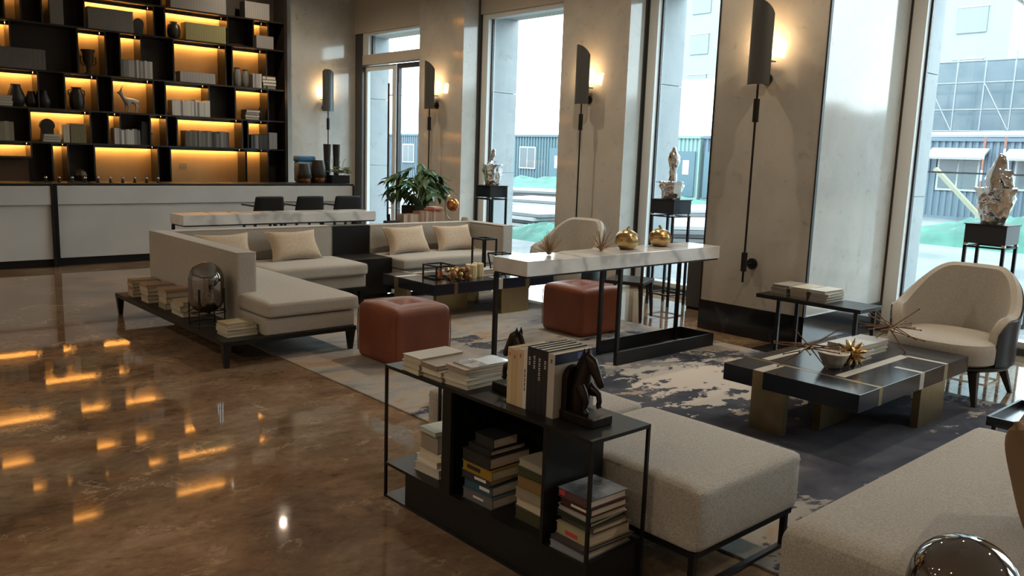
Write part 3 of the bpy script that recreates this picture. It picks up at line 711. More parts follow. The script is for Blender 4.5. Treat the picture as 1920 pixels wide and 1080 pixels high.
# dark band with a pale swirl on the near book's front board
b9 = [o for o in C.objects if o.get('label', '').startswith('grey and white book')][0]
B().box(.0, .22, -.0006, 0, .205, .245).build('cover_band', mat('navy_band', (.02, .025, .05), .4), b9, False)
B().box(.12, .2, -.0012, -.0006, .215, .238).build('cover_label', mat('blue_label', (.12, .14, .4), .4), b9, False)

# horse bookends
def horse(label, loc, rz):
    t = thing('horse_bookend', label, 'bookend', loc, rz, 'pair of bronze horse bookends')
    B().box(-.11, .06, -.055, .055, 0, .035, .004).build('base', BRONZE, t, False)
    B().prism([(-.05, .035), (.05, .035), (.05, .15)]+[(.05*math.cos(a), .15+.05*math.sin(a)) for a in [PI*k/12 for k in range(1, 12)]]+[(-.05, .15)], .03, .056, 'x').build('back_plate', BRONZE, t)
    def etube(b, path, q=.62, yo=0., n=14):
        rings = []
        for k, (x, z, r_) in enumerate(path):
            p0, p1 = path[max(k-1, 0)], path[min(k+1, len(path)-1)]
            tx, tz = p1[0]-p0[0], p1[1]-p0[1]; l_ = math.hypot(tx, tz); nx, nz = -tz/l_, tx/l_
            rings.append([(-(x+nx*r_*math.cos(a)), yo+q*r_*math.sin(a), z+nz*r_*math.cos(a)) for a in [2*PI*m/n for m in range(n)]])
        b.loft(rings)
    b = B()
    etube(b, [(-.012, .034, .036), (-.012, .07, .042), (-.01, .11, .044), (-.002, .15, .036), (.01, .19, .028), (.022, .222, .023), (.03, .243, .013)], .75)
    etube(b, [(.008, .243, .008), (.02, .24, .022), (.042, .222, .028), (.062, .195, .022), (.08, .168, .0165), (.093, .15, .0155), (.098, .142, .009)], .66)
    etube(b, [(.012, .135, .02), (.03, .105, .022), (.046, .082, .014), (.038, .058, .0105), (.042, .044, .012), (.052, .036, .013)], .8, .024)
    etube(b, [(.012, .13, .02), (.034, .112, .021), (.062, .105, .013), (.068, .08, .0105), (.064, .066, .011), (.07, .055, .012)], .8, -.024)
    etube(b, [(-.045, .08, .010), (-.05, .12, .012), (-.036, .165, .012), (-.018, .205, .012), (.0, .238, .011), (.014, .256, .006)], .45)
    b.build('horse', BRONZE, t)
    ears = B()
    for s in (-1, 1): ears.lathe([(.008, 0), (.007, .012), (.001, .03)], 6, (-.014, s*.012, .245))
    ears.build('ears', BRONZE, t)
horse('bronze horse bookend at the near end, facing the window', (2.20, yend-.012, ZT), PI/2)
for o in C.objects:
    if o.get('label', '').startswith('bronze horse bookend at the near'): o.location.y = yend-.062
horse('bronze horse bookend at the far end, behind the yellow paperbacks', (2.24, 2.345+.062, ZT), -PI/2)

# piles inside the shelf unit
g = 'books on the lower shelf of the black unit'; ZL = .1725
stack(2.215, 2.865, ZL, [(.2, .17, .04, CW, 'off-white'), (.19, .165, .03, CW, 'off-white'), (.18, .16, .03, CR, 'cream'), (.18, .14, .085, (.42, .36, .3), 'thick beige'), (.19, .13, .02, (.42, .47, .40), 'pale green')], 'the left end of the lower shelf', g)
stack(2.20, 2.49, ZL, [(.23, .19, .045, (.12, .12, .13), 'dark grey', (MARKW, [(-.4, .3, .4, .6)])), (.22, .18, .045, (.05, .13, .19), 'blue', (MARKW, [(-.8, -.1, .35, .65)])), (.22, .17, .03, (.03, .03, .04), 'black', (MARKW, [(-.7, .1, .3, .7)])), (.23, .19, .042, (.42, .26, .03), 'yellow', (MARKB, [(-.2, .7, .3, .7)])), (.23, .18, .05, (.02, .02, .02), 'black hardback'), (.2, .15, .025, (.015, .015, .015), 'thin black'), (.15, .12, .045, (.018, .018, .018), 'small glossy black')], 'the middle pile inside the unit', g)
stack(2.23, 2.215, ZL, [(.2, .16, .05, (.06, .06, .03), 'dark olive'), (.2, .15, .04, (.45, .4, .3), 'cream'), (.2, .15, .04, (.4, .36, .28), 'beige'), (.2, .15, .05, (.2, .13, .05), 'brown'), (.2, .15, .03, (.05, .06, .03), 'green-black'), (.19, .15, .03, (.5, .46, .38), 'pale')], 'the pile behind the yellow book', g)
stack(2.21, 1.945, ZL, [(.27, .175, .028, (.18, .2, .24), 'slate blue'), (.27, .175, .014, (.06, .06, .07), 'thin black'), (.24, .17, .045, (.55, .50, .32), 'cream', (MARKR, [(-.3, .45, .15, .5)])), (.2, .165, .025, (.1, .09, .08), 'dark brown'), (.2, .165, .018, (.03, .045, .02), 'dark green'), (.2, .165, .022, (.5, .5, .5), 'pale grey'), (.2, .165, .03, (.06, .02, .015), 'maroon', (MARKW, [(-.7, .3, .35, .65)])), (.2, .17, .032, (.10, .05, .06), 'glossy black and red', (MARKR, [(.6, .95, .2, .8)]))], 'the open right end of the unit', g)
for o in list(C.objects):
    if o.get('label', '').startswith('glossy black and red'):
        B().box(-.1, .1, -.085, .085, .0322, .0326).build('glossy_front', mat('glossy_dark_cover', (.06, .065, .075), .08, col2=(.22, .24, .27), scale=7, spec=.8), o, False)

# ------------------------------------------------------------------ upholstered ottomans beside the shelf unit
def ottoman(label, x0, x1, y0, y1):
    t = thing('bench_ottoman', label, 'ottoman', ((x0+x1)/2, (y0+y1)/2, 0), 0, 'upholstered block ottomans'); a, b = (x1-x0)/2, (y1-y0)/2
    B().rbox(-a, a, -b, b, .185, .43, .03, .012, 12).build('cushion', FABRIC_N, t)
    pts = [(-a+.012, -b+.006, .395), (a-.012, -b+.006, .395), (a-.006, b-.01, .395), (-a+.01, b-.006, .395), (-a+.012, -b+.006, .395)]
    B().tube(pts, .0035, 6).build('piping', FABRIC, t)
    B().box(-a+.02, a-.02, -b+.02, b-.02, .16, .185).build('frame', BLACKM, t, False)
    for s in (-1, 1):
        for q in (-1, 1): B().box(s*(a-.04)-.012, s*(a-.04)+.012, q*(b-.04)-.012, q*(b-.04)+.012, .025, .16).build('leg', BLACKM, t, False)
    for q in (-1, 1):
        B().box(-a+.02, a-.02, q*(b-.04)-.012, q*(b-.04)+.012, ZR+.001, .026).build('floor_rail', BLACKM, t, False)
ottoman('oatmeal ottoman block nearest the viewer, beside the shelf unit', 2.40, 3.12, 1.61, 2.42)
ottoman('oatmeal ottoman block behind the standing books', 2.40, 3.12, 2.45, 3.26)

# ------------------------------------------------------------------ bench seat at the lower right
t = thing('upholstered_bench', 'long oatmeal upholstered bench at the lower right', 'bench', (2.40, .50, 0))
B().rbox(0, 1.78, 0, .81, .13, .43, .055, .012, 14).build('seat', FABRIC_N, t)
B().box(.06, 1.72, .05, .76, .10, .13).build('frame', BLACKM, t, False)
for x in (.1, 1.68):
    for y in (.08, .72): B().box(x-.02, x+.02, y-.02, y+.02, 0.012, .10).build('leg', BLACKM, t, False)
def pillow(label, cat, loc, w_, h_, t_, mt, rx, rz, group=None, n=16):
    r = thing('throw_pillow', label, cat, loc, rz, group)
    vs, fs = [], []
    for s in (-1, 1):
        for j in range(n+1):
            for i in range(n+1):
                u, v = 2*i/n-1, 2*j/n-1
                x = u*w_/2*(1-.14*(1-abs(v)**1.6)*abs(u)**2); y = v*h_/2*(1-.17*(1-abs(u)**1.6)*abs(v)**2)
                d = t_/2*((1-u**4)*(1-v**4))**.55
                vs.append((x, -s*d, y))
    N = (n+1)**2
    for s in range(2):
        for j in range(n):
            for i in range(n):
                a = s*N+j*(n+1)+i; q = (a, a+1, a+n+2, a+n+1)
                fs.append(q if s else q[::-1])
    b = B().tri(vs, fs); bmesh.ops.remove_doubles(b.bm, verts=b.bm.verts[:], dist=.0004)
    o = b.build('cover', mt, r); o.rotation_euler = (rx, 0, 0); o.location = (0, 0, h_/2*math.cos(rx))
    edge = []
    for k in range(4*n+1):
        q = k % (4*n); sd_, f = q//n, 2*(q % n)/n-1
        u, v = ((f, -1), (1, f), (-f, 1), (-1, -f))[sd_]
        edge.append((u*w_/2*(1-.14*(1-abs(v)**1.6)), 0, v*h_/2*(1-.17*(1-abs(u)**1.6))))
    e = B().tube(edge, .004, 6).build('piping', mt, r); e.rotation_euler = (rx, 0, 0); e.location = o.location
    return r
pillow('brown pillow standing on the bench at the right picture edge', 'pillow', (2.98, .72, .462), .5, .42, .15, BROWNC, -.3, .12)

# ------------------------------------------------------------------ tray table at the right picture edge
t = thing('tray_table', 'small black tray table with raised rim behind the bench', 'side table', (4.27, .86, 0))
B().box(0, .47, 0, .44, .40, .415).build('tray', NAVYTOP, t, False)
for a in ((0, .47, 0, .012), (0, .47, .428, .44), (0, .012, .012, .428), (.458, .47, .012, .428)): B().box(*a, .415, .445).build('rim', BLACKM, t, False)
for x in (.03, .44):
    for y in (.03, .41): B().box(x-.01, x+.01, y-.01, y+.01, ZR+.002, .40).build('leg', BLACKM, t, False)

# ------------------------------------------------------------------ glass capsule lamps
def capsule_lamp(label, loc):
    t = thing('capsule_lamp', label, 'lamp', loc, 0, 'smoked glass capsule lamps'); R_ = .133
    prof = []
    z0, z1 = .10, .50
    for i in range(9): a = -PI/2+PI/2*i/8; prof.append((max(R_*math.cos(a), .004), z0+R_*.8*(1+math.sin(a))))
    for i in range(11): a = PI/2*i/10; prof.append((max(R_*math.cos(a), .004), z1-R_+R_*math.sin(a)))
    B().lathe(prof, 36).build('glass_shade', SMOKE, t)
    B().lathe([(.02, .10), (.035, .11), (.035, .125), (.018, .135), (.018, .16)], 16).build('socket', COPPER, t)
    B().sph((0, 0, .20), .035, 14, 10).build('bulb', mat('frosted_bulb', (.6, .55, .48), .3), t)
    for k in range(4):
        a = PI/4+k*PI/2; c, s = math.cos(a), math.sin(a)
        B().tube([(.142*c, .142*s, 0), (.142*c, .142*s, .30)], .006, 8).build('post', BLACKM, t)
    for zz in (.012, .11):
        r = .142 if zz < .1 else .142
        B().tube([(r*math.cos(2*PI*i/32), r*math.sin(2*PI*i/32), zz) for i in range(33)], .005, 6).build('ring', BLACKM, t)
    B().bar((-.14, 0, .106), (.14, 0, .106), .008).build('cross_bar', BLACKM, t)
capsule_lamp('smoked glass capsule lamp among the books on the sofa platform', (2.51, 6.32, .2005))
t = thing('low_platform', 'low black platform beside the bench at the bottom edge', 'platform', (1.98, .2, 0))
B().box(0, .40, 0, 1.15, .17, .2).build('top', BLACK, t, False)
for x in (.03, .37):
    for y in (.04, 1.1): B().taper((x, y, .17), (x, y, 0), .05, .03).build('leg', BLACKM, t)
capsule_lamp('smoked glass capsule lamp at the bottom right corner', (2.16, .66, .2005))

# ------------------------------------------------------------------ brass-legged coffee tables
def coffee(label, loc):
    t = thing('coffee_table', label, 'coffee table', loc, 0, 'black coffee tables with brass legs')
    LX, LY, H = 1.575, .865, .37
    B().box(0, LX, 0, LY, .265, H, .002).build('top', NAVYTOP, t, False)
    e = .0008
    def inlay(x0, x1, y0, y1, m_): B().box(x0, x1, y0, y1, H-.002, H+e).build('inlay', m_, t, False)
    inlay(.30, 1.50, .73, .785, PALEIN); inlay(.30, 1.20, .235, .295, PALEIN); inlay(0, .24, .59, .66, PALEIN)
    inlay(.25, .28, 0, LY, BRASS); inlay(.81, .85, 0, .17, PALEIN); inlay(1.185, 1.225, 0, .26, PALEIN)
    B().box(.245, .285, -e, 0, .265, H).build('face_inlay', BRASS, t, False); B().box(.80, .86, -e, 0, .265, H).build('face_inlay', PALEIN, t, False)
    B().box(-e, 0, .59, .66, .265, H).build('face_inlay', BRASS, t, False); B().box(1.17, 1.225, -e, 0, .265, H).build('face_inlay', BRASS, t, False)
    B().box(.30, 1.0, .30, .72, H, H+e).build('centre_panel', NAVYTOP, t, False)
    for (x0, x1, y0, y1) in ((0, .05, .44, .66), (.30, .70, .36, .41), (.85, 1.225, 0.004, .05), (1.0, 1.05, .60, LY-.03)):
        B().box(x0, x1, y0, y1, ZR+.0005, .265).build('leg', BRASS, t, False)
    return t
coffee('black and brass coffee table near the right armchair', (4.36, 1.96, 0))
coffee('black and brass coffee table in front of the far sofas', (4.60, 6.165, 0))

# on the near coffee table
ZC2 = .371
g = 'white books on the near coffee table'
for (x, y, lab) in ((5.18, 2.42, 'tall'), (5.48, 2.46, 'low')):
    stack(x, y, ZC2, [(.26, .2, .026, (.55, .55, .54), 'white')]*(4 if lab == 'tall' else 3), 'the %s white pile on the coffee table' % lab, g)
t = thing('stone_bowl', 'rough pale stone bowl on the near coffee table', 'bowl', (4.84, 2.36, ZC2))
BOWL = mat('rough_pale_stone', (.33, .31, .28), .7, col2=(.5, .48, .44), scale=18, bump=.5)
B().lathe([(.045, 0), (.05, .004), (.075, .05), (.098, .095), (.09, .098), (.065, .05), (.03, .02)], 14, fn=lambda u, v: 1+.05*math.sin(u*6.28*3+v*4)).build('bowl', BOWL, t)
B().lathe([(.088, .09), (.05, .086), (.002, .09)], 14, cap=False).build('filling', mat('pale_chips', (.5, .44, .36), .8, col2=(.3, .24, .18), scale=40), t)
t = thing('spiky_ornament', 'gilded spiky burr ornament on the near coffee table', 'ornament', (4.99, 2.32, ZC2))
B().sph((0, 0, .075), .045, 14, 10).build('core', GOLD, t)
k = 0
for j in range(28):
    ph = math.acos(1-2*(j+.5)/28); th = j*2.39996
    d = Vector((math.sin(ph)*math.cos(th), math.sin(ph)*math.sin(th), math.cos(ph))); c = Vector((0, 0, .075))
    L_ = .10 if (c+d*.10).z > .002 else (.073/abs(d.z))
    B().tube([c+d*.03, c+d*.07, c+d*L_], [.017, .011, .0015], 6).build('spike', GOLD, t)
def twigs(label, loc, n, R_, seed):
    rnd = random.Random(seed); t = thing('twig_ball', label, 'ornament', loc, 0, 'bundles of crossed dry twigs')
    for i in range(n):
        c = Vector((rnd.uniform(-.03, .03), rnd.uniform(-.03, .03), R_*.72+rnd.uniform(-.02, .02)))
        d = Vector((rnd.gauss(0, 1), rnd.gauss(0, 1), rnd.gauss(0, .55))).normalized()
        L_ = R_*rnd.uniform(.8, 1.1)
        if c.z-abs(d.z)*L_ < .006: d.z *= (c.z-.006)/(abs(d.z)*L_)
        p, q = c-d*L_, c+d*L_
        o = B().tube([p, c+Vector((0, 0, .004)), q], [.0035, .0042, .003], 6).sph(p, .006, 8, 6).sph(q, .006, 8, 6).build('twig', TWIG, t)
twigs('bundle of dry twigs at the left of the near coffee table', (4.60, 2.42, ZC2), 11, .2, 3)
twigs('bundle of dry twigs on the white books by the armchair', (5.68, 2.38, ZC2), 11, .2, 5)

# on the far coffee table
t = thing('wire_box', 'low black wire box frame on the far coffee table', 'ornament', (4.92, 6.52, .371))
def wire_frame(t, a, b, h, r=.007):
    for x in (-a, a):
        for y in (-b, b): B().bar((x, y, 0), (x, y, h), r*2).build('edge', BLACKM, t, False)
    for zz in (r, h):
        for y in (-b, b): B().bar((-a, y, zz), (a, y, zz), r*2).build('edge', BLACKM, t, False)
        for x in (-a, a): B().bar((x, -b, zz), (x, b, zz), r*2).build('edge', BLACKM, t, False)
wire_frame(t, .11, .11, .13)
t = thing('tea_light', 'small copper tea light inside the low wire box', 'candle', (4.92, 6.5, .371))
B().lathe([(.03, 0), (.032, .03), (.018, .07), (.02, .09)], 14).build('body', COPPER, t); B().lathe([(.032, 0), (.032, .006)], 14).build('foot', COPPER, t)
t = thing('crystal_cluster', 'amber bead cluster on the far coffee table', 'ornament', (5.00, 6.30, .371))
AMB = mat('amber_glass', (.45, .2, .05), .08, trans=.4, spec=.8)
for i in range(26):
    x, y = random.uniform(-.11, .12), random.uniform(-.06, .07); r_ = random.uniform(.022, .032)
    B().sph((x, y, r_+random.choice((0, .04, .075))), r_, 10, 7).build('bead', AMB if i % 3 else GOLD, t)
t = thing('candle', 'left cream ribbed candle of the pair on the far coffee table', 'candle', (5.20, 6.36, .371), 0, 'pair of cream candles')
CND = mat('cream_wax', (.55, .46, .26), .5)
B().lathe([(.056, 0), (.06, .04), (.057, .13), (.05, .137), (.03, .128)], 20, fn=lambda u, v: 1+.03*math.cos(u*6.28*10)).build('wax', CND, t); B().tube([(0, 0, .12), (0, 0, .15)], .002, 6).build('wick', BLACK, t)
dup(t, (5.33, 6.41, .371), .6, 'right cream ribbed candle of the pair, beside the white books')
stack(5.50, 6.50, .371, [(.2, .15, .03, (.5, .5, .5), 'white'), (.2, .15, .025, (.45, .45, .44), 'grey')], 'the small pile on the far coffee table', 'books on the far coffee table')
t = thing('lantern', 'tall black wire lantern on the far coffee table', 'lantern', (5.67, 6.72, .371)); wire_frame(t, .09, .09, .34, .008)
t = thing('geometric_lantern', 'black angular wire lantern beside the tall lantern', 'lantern', (5.62, 6.42, .371))
pts = [(-.10, -.06, .22), (.10, -.06, .22), (.10, .06, .22), (-.10, .06, .22)]; lo_ = [(-.05, -.05, .005), (.05, -.05, .005), (.05, .05, .005), (-.05, .05, .005)]; cc = (0, 0, .12)
for i in range(4):
    B().bar(pts[i], pts[(i+1) % 4], .014).build('edge', BLACKM, t, False); B().bar(lo_[i], lo_[(i+1) % 4], .012).build('edge', BLACKM, t, False); B().bar(pts[i], lo_[i], .012).build('edge', BLACKM, t, False)

# ------------------------------------------------------------------ leather poufs
def pouf(label, x, y, s=.52, h=.43):
    t = thing('leather_pouf', label, 'pouf', (x, y, ZR), 0, 'rust leather cube poufs')
    def f(p, hh):
        r2 = (p.x**2+p.y**2)/(.10**2); an = math.atan2(p.y, p.x)
        if p.z > 0: p.z -= (.055*math.exp(-r2*1.2)+.014*math.exp(-r2*.3)*math.cos(4*an)**4)*(p.z/hh.z)
        b = 1+.018*math.cos(p.z/hh.z*1.4); p.x *= b; p.y *= b
        return p
    B().rbox(-s/2, s/2, -s/2, s/2, .0, h, .045, .03, 18, f).build('cover', LEATHER, t)
    B().sph((0, 0, h-.018), .016, 12, 8, (1, 1, .4)).build('button', LEATHER, t)
    for s1 in (-1, 1):
        for s2 in (-1, 1): B().tube([(s1*(s/2-.006), s2*(s/2-.006), .05), (s1*(s/2-.002), s2*(s/2-.002), h/2), (s1*(s/2-.006), s2*(s/2-.006), h-.05)], .004, 6).build('seam', LEATHER, t)
pouf('rust leather cube pouf in front of the chaise', 3.62, 5.23)
pouf('rust leather cube pouf behind the marble console', 5.56, 5.17)

# ------------------------------------------------------------------ marble consoles
def console(label, x0, y0, far=False):
    H = .885; t = thing('marble_console', label, 'console', (x0, y0, 0), 0, 'long marble-topped consoles')
    LX, LY = 2.27, .36
    B().box(0, LX, 0, LY, H-.105, H, .003).build('top', MARBLE, t, False)
    B().box(.01, LX-.01, .01, LY-.01, H-.118, H-.105).build('under_frame', BLACKM, t, False)
    for (x, y) in ((.02, LY-.02), (1.0, .02), (1.15, LY-.02), (2.17, LY-.02)): B().box(x-.014, x+.014, y-.014, y+.014, ZR+.0005, H-.118).build('post', BLACKM, t, False)
    B().box(.985, LX, .0, .012, ZR+.0005, .118).build('plinth_side', BLACKM, t, False)
    B().box(1.15, LX, LY-.012, LY, ZR+.0005, .118).build('plinth_side', BLACKM, t, False)
    B().box(LX-.012, LX, .012, LY-.012, ZR+.0005, .118).build('plinth_side', BLACKM, t, False)
    B().box(.02, 1.15, LY-.034, LY-.006, ZR+.0005, .03).build('floor_rail', BLACKM, t, False)
    return t
console('marble-topped console in front of the black-edged column', 3.83, 4.08)
console('marble-topped console behind the chaise sofa', 3.12, 8.40)
ZM = .886
def twig_tuft(label, loc, seed, n=40, R_=.15):
    rnd = random.Random(seed); t = thing('coral_tuft', label, 'ornament', loc, 0, 'spiky gilded tufts on the marble console')
    B().sph((0, 0, .016), .02, 10, 8, (1, 1, .8)).build('foot', GOLDTWIG, t)
    for i in range(n):
        a = rnd.uniform(0, 6.28); el = rnd.uniform(.15, 1.35); L_ = R_*rnd.uniform(.7, 1.05)
        d = Vector((math.cos(a)*math.cos(el), math.sin(a)*math.cos(el), math.sin(el)))
        B().tube([Vector((0, 0, .016)), Vector((0, 0, .016))+d*L_*.5, Vector((0, 0, .016))+d*L_+Vector((0, 0, .01))], [.003, .0022, .001], 5).build('needle', GOLDTWIG, t)
twig_tuft('spiky gilded tuft at the window-lit end of the console', (4.25, 4.30, ZM), 1)
twig_tuft('spiky gilded tuft beside the first golden pumpkin', (4.82, 4.30, ZM), 2)
def pumpkin(label, loc, r_, rz):
    t = thing('gold_pumpkin', label, 'ornament', loc, rz, 'hammered gold pumpkins')
    prof = [(.035, 0), (.06, .004)]+[(r_*1.04*math.sin(PI*(.16+.76*i/14)), r_*.86-r_*.86*math.cos(PI*(.16+.76*i/14))-.012) for i in range(15)]+[(.015, r_*1.55)]
    B().lathe(prof, 40, fn=lambda u, v: 1-.05*abs(math.sin(u*PI*9))**.5*math.sin(PI*v)).build('body', GOLD, t)
    B().tube([(0, 0, r_*1.53), (.004, 0, r_*1.68), (.02, 0, r_*1.78)], [.013, .009, .011], 8).build('stem', GOLD, t)
pumpkin('hammered gold pumpkin nearer the tufts', (5.12, 4.30, ZM), .098, 0)
pumpkin('hammered gold pumpkin nearer the column', (5.57, 4.32, ZM), .094, 1.2)

# ------------------------------------------------------------------ sofas
def seam(b, x0, x1, y0, y1, z, r=.003): return b.tube([(x0, y0, z), (x1, y0, z), (x1, y1, z), (x0, y1, z), (x0, y0, z)], r, 6)
t = thing('chaise_sofa', 'oatmeal sofa with chaise, standing on a low black book platform', 'sofa', (2.37, 5.68, 0))
B().box(0, 1.10, 0, 2.46, .165, .2, .002).build('platform', BLACK, t, False)
B().box(1.10, 2.20, 1.60, 2.46, .165, .2).build('platform', BLACK, t, False)
for (x, y) in ((.03, .03), (1.06, .03), (.03, 2.42), (2.16, 1.65), (2.16, 2.42)): B().taper((x, y, .165), (x, y, 0.0 if x < .45 else ZR+.0005), .06, .032).build('leg', BLACKM, t)
B().box(.335, 1.10, .03, 2.44, .2, .325, .008).build('chaise_base', FABRIC, t, False)
B().box(1.10, 2.20, 1.62, 2.44, .2, .325, .008).build('seat_base', FABRIC, t, False)
B().rbox(.34, 1.13, 0.0, 2.28, .328, .452, .035, .012, 14).build('chaise_cushion', FABRIC, t)
B().rbox(1.135, 2.20, 1.56, 2.28, .328, .452, .035, .012, 14).build('seat_cushion', FABRIC, t)
B().rbox(.325, .495, .50, 2.48, .2, .775, .018, 0, 10).build('arm_panel', FABRIC, t)
B().rbox(.50, 2.20, 2.30, 2.48, .2, .775, .018, 0, 10).build('back_panel', FABRIC, t)
B().tube([(.33, .505, .77), (.49, .505, .77), (.49, 2.3, .77)], .004, 6).build('piping', FABRIC, t)
B().tube([(.33, .505, .77), (.33, 2.475, .77)], .004, 6).build('piping', FABRIC, t)
B().tube([(.50, 2.302, .77), (2.195, 2.302, .77), (2.195, 2.302, .3)], .004, 6).build('piping', FABRIC, t)
t = thing('two_seat_sofa', 'oatmeal two-seat sofa beside the window', 'sofa', (5.06, 7.33, 0))
B().box(.0, 1.62, .05, .80, .10, .2, .002).build('platform', BLACK, t, False)
for x in (.05, 1.57):
    for y in (.1, .75): B().taper((x, y, .10), (x, y, ZR+.0005 if y < .4 else 0), .06, .032).build('leg', BLACKM, t)
B().box(.0, 1.62, .03, .82, .2, .325, .008).build('seat_base', FABRIC, t, False)
B().rbox(.0, 1.455, 0, .66, .328, .45, .035, .012, 14).build('seat_cushion', FABRIC, t)
B().rbox(-.0, 1.455, .67, .84, .2, .765, .018, 0, 10).build('back_panel', FABRIC, t)
B().rbox(1.46, 1.62, .06, .84, .2, .765, .018, 0, 10).build('arm_panel', FABRIC, t)
B().tube([(.0, .674, .76), (1.46, .674, .76), (1.464, .07, .76), (1.615, .066, .76)], .004, 6).build('piping', FABRIC, t)
t = thing('corner_unit', 'black wooden corner unit with backboard between the two sofas', 'side table', (4.575, 7.55, 0))
B().box(0, .48, 0, .46, .06, .448, .003).build('body', BLACK, t, False)
B().box(0, .48, .46, .62, .06, .765, .003).build('backboard', BLACK, t, False)
B().box(.03, .45, .04, .58, 0.0, .06).build('plinth', BLACKM, t, False)
pl = 'tan linen pillows on the sofas'
pillow('tan pillow half hidden behind the chaise arm', 'pillow', (3.30, 7.82, .455), .56, .33, .15, LINEN, -.5, .05, pl)
pillow('tan pillow on the chaise sofa beside the black unit', 'pillow', (4.02, 7.80, .455), .60, .34, .16, LINEN, -.52, .10, pl)
pillow('tan pillow on the two-seat sofa, next to the black unit', 'pillow', (5.42, 7.80, .455), .60, .34, .16, LINEN, -.5, .08, pl)
pillow('tan pillow on the two-seat sofa, near the window arm', 'pillow', (6.10, 7.80, .455), .57, .33, .16, LINEN, -.5, .03, pl)
# book piles on the platform
g = 'books on the sofa platform'; ZP = .2005
stack(2.555, 7.90, ZP, [(.24, .17, .03, (.40, .32, .22), 'tan')]*5, 'the farthest pile on the sofa platform', g)
stack(2.55, 7.55, ZP, [(.22, .2, .034, (.46, .40, .3), 'beige')]*4+[(.24, .2, .02, (.40, .27, .18), 'pinkish tan')], 'the second farthest pile on the sofa platform', g)
stack(2.56, 7.17, ZP, [(.2, .2, .05, (.42, .36, .26), 'tan')]*3+[(.21, .2, .018, (.36, .24, .16), 'red-brown')], 'the middle pile on the sofa platform', g)
stack(2.56, 6.82, ZP, [(.22, .26, .045, (.44, .40, .31), 'beige')]*2+[(.2, .22, .03, (.40, .33, .24), 'tan')], 'the pile behind the capsule lamp', g)
stack(2.565, 5.90, ZP, [(.25, .2, .027, (.50, .47, .37), 'cream'), (.25, .2, .024, (.5, .47, .37), 'cream'), (.24, .2, .026, (.48, .44, .34), 'ivory'), (.22, .18, .022, (.46, .39, .25), 'straw-coloured')], 'the nearest pile on the sofa platform', g)

# ------------------------------------------------------------------ armchairs
SHELL = mat('dark_leather_shell', (.02, .024, .032), .3, spec=.6)
def armchair(label, loc, rz):
    "local: faces -y"
    t = thing('armchair', label, 'armchair', loc, rz, 'oatmeal tub armchairs')
    n = 44; A0 = math.radians(118)
    def hh(p):
        u = abs(p)/A0
        s = max(0., min(1., (u-.20)/.62)); s = s*s*(3-2*s)
        e = max(0., (u-.86)/.14)
        return .89-.29*s-.10*e**2
    def P(p, r, z, flare):
        f = 1+flare*max(0, (z-.42))*(.35+.65*max(0, math.cos(p)))
        return (r*1.0*math.sin(p)*(1+.35*flare*max(0, z-.42)), .02+r*.93*math.cos(p)*f, z)
    def shell(r0, r1, zb, dz, name, mt, fl=.35):
        rings = []
        for i in range(n+1):
            p = -A0+2*A0*i/n; zt = hh(p)-dz; ring = []
            for k in range(7): z = zb+(zt-zb)*k/6; ring.append(P(p, r0, z, fl))
            rm = (r0+r1)/2; ring.append(P(p, rm, zt+(r1-r0)*.32, fl))
            for k in range(7): z = zt+(zb-zt)*k/6; ring.append(P(p, r1, z, fl))
            rings.append(ring)
        B().loft(rings).build(name, mt, t)
    shell(.335, .405, .285, .0, 'padded_back', FABRIC)
    shell(.407, .418, .27, .012, 'outer_shell', SHELL)
    rings = []
    for (s, z) in ((.93, .275), (.99, .29), (1, .34), (1, .39), (.97, .425), (.86, .44), (.5, .447), (.02, .449)):
        rings.append([(s*.33*math.copysign(abs(math.cos(a))**.75, math.cos(a))*(1.12 if math.sin(a) < 0 else 1), (-.06+s*.36*math.copysign(abs(math.sin(a))**.75, math.sin(a))), z) for a in [2*PI*i/40 for i in range(40)]])
    B().loft(rings).build('seat_cushion', FABRIC, t)
    B().loft([[(.40*math.cos(a)*s, -.0+.40*math.sin(a)*s, z) for a in [2*PI*i/40 for i in range(40)]] for (s, z) in ((.97, .235), (1, .245), (1, .262), (.97, .27))]).build('base_ring', WOODD, t)
    for s in (-1, 1):
        B().taper((s*.27, -.26, .236), (s*.32, -.33, ZR+.001), .06, .028).build('leg', WOODD, t)
        B().taper((s*.27, .26, .236), (s*.33, .35, ZR+.001 if loc[0]+.4 < 6.2 else .001), .06, .028).build('leg', WOODD, t)
armchair('oatmeal tub armchair at the right, beside the near coffee table', (6.35, 2.24, 0), -PI/2+.0)
armchair('oatmeal tub armchair half hidden behind the marble console', (6.62, 6.45, 0), -PI/2+.12)

# dark wooden chair under / behind the console
t = thing('wooden_chair', 'dark wooden open-frame chair seen under the marble console', 'chair', (6.42, 5.34, 0), .42)
B().box(-.22, .22, -.21, .21, .375, .41, .006).build('seat', WOODD, t, False)
for s in (-1, 1):
    for q in (-1, 1): B().taper((s*.19, q*.18, .375), (s*.21, q*(.20 if q < 0 else .26), ZR+.001 if s < 0 else .011), .04, .024).build('leg', WOODD, t)
    B().box(s*.2-.012, s*.2+.012, -.2, -.176, .41, .62).build('arm_post', WOODD, t, False)
    B().box(s*.2-.016, s*.2+.016, -.21, .2, .62, .64).build('arm', WOODD, t, False)
    B().box(s*.2-.012, s*.2+.012, .17, .194, .41, .62).build('arm_post', WOODD, t, False)

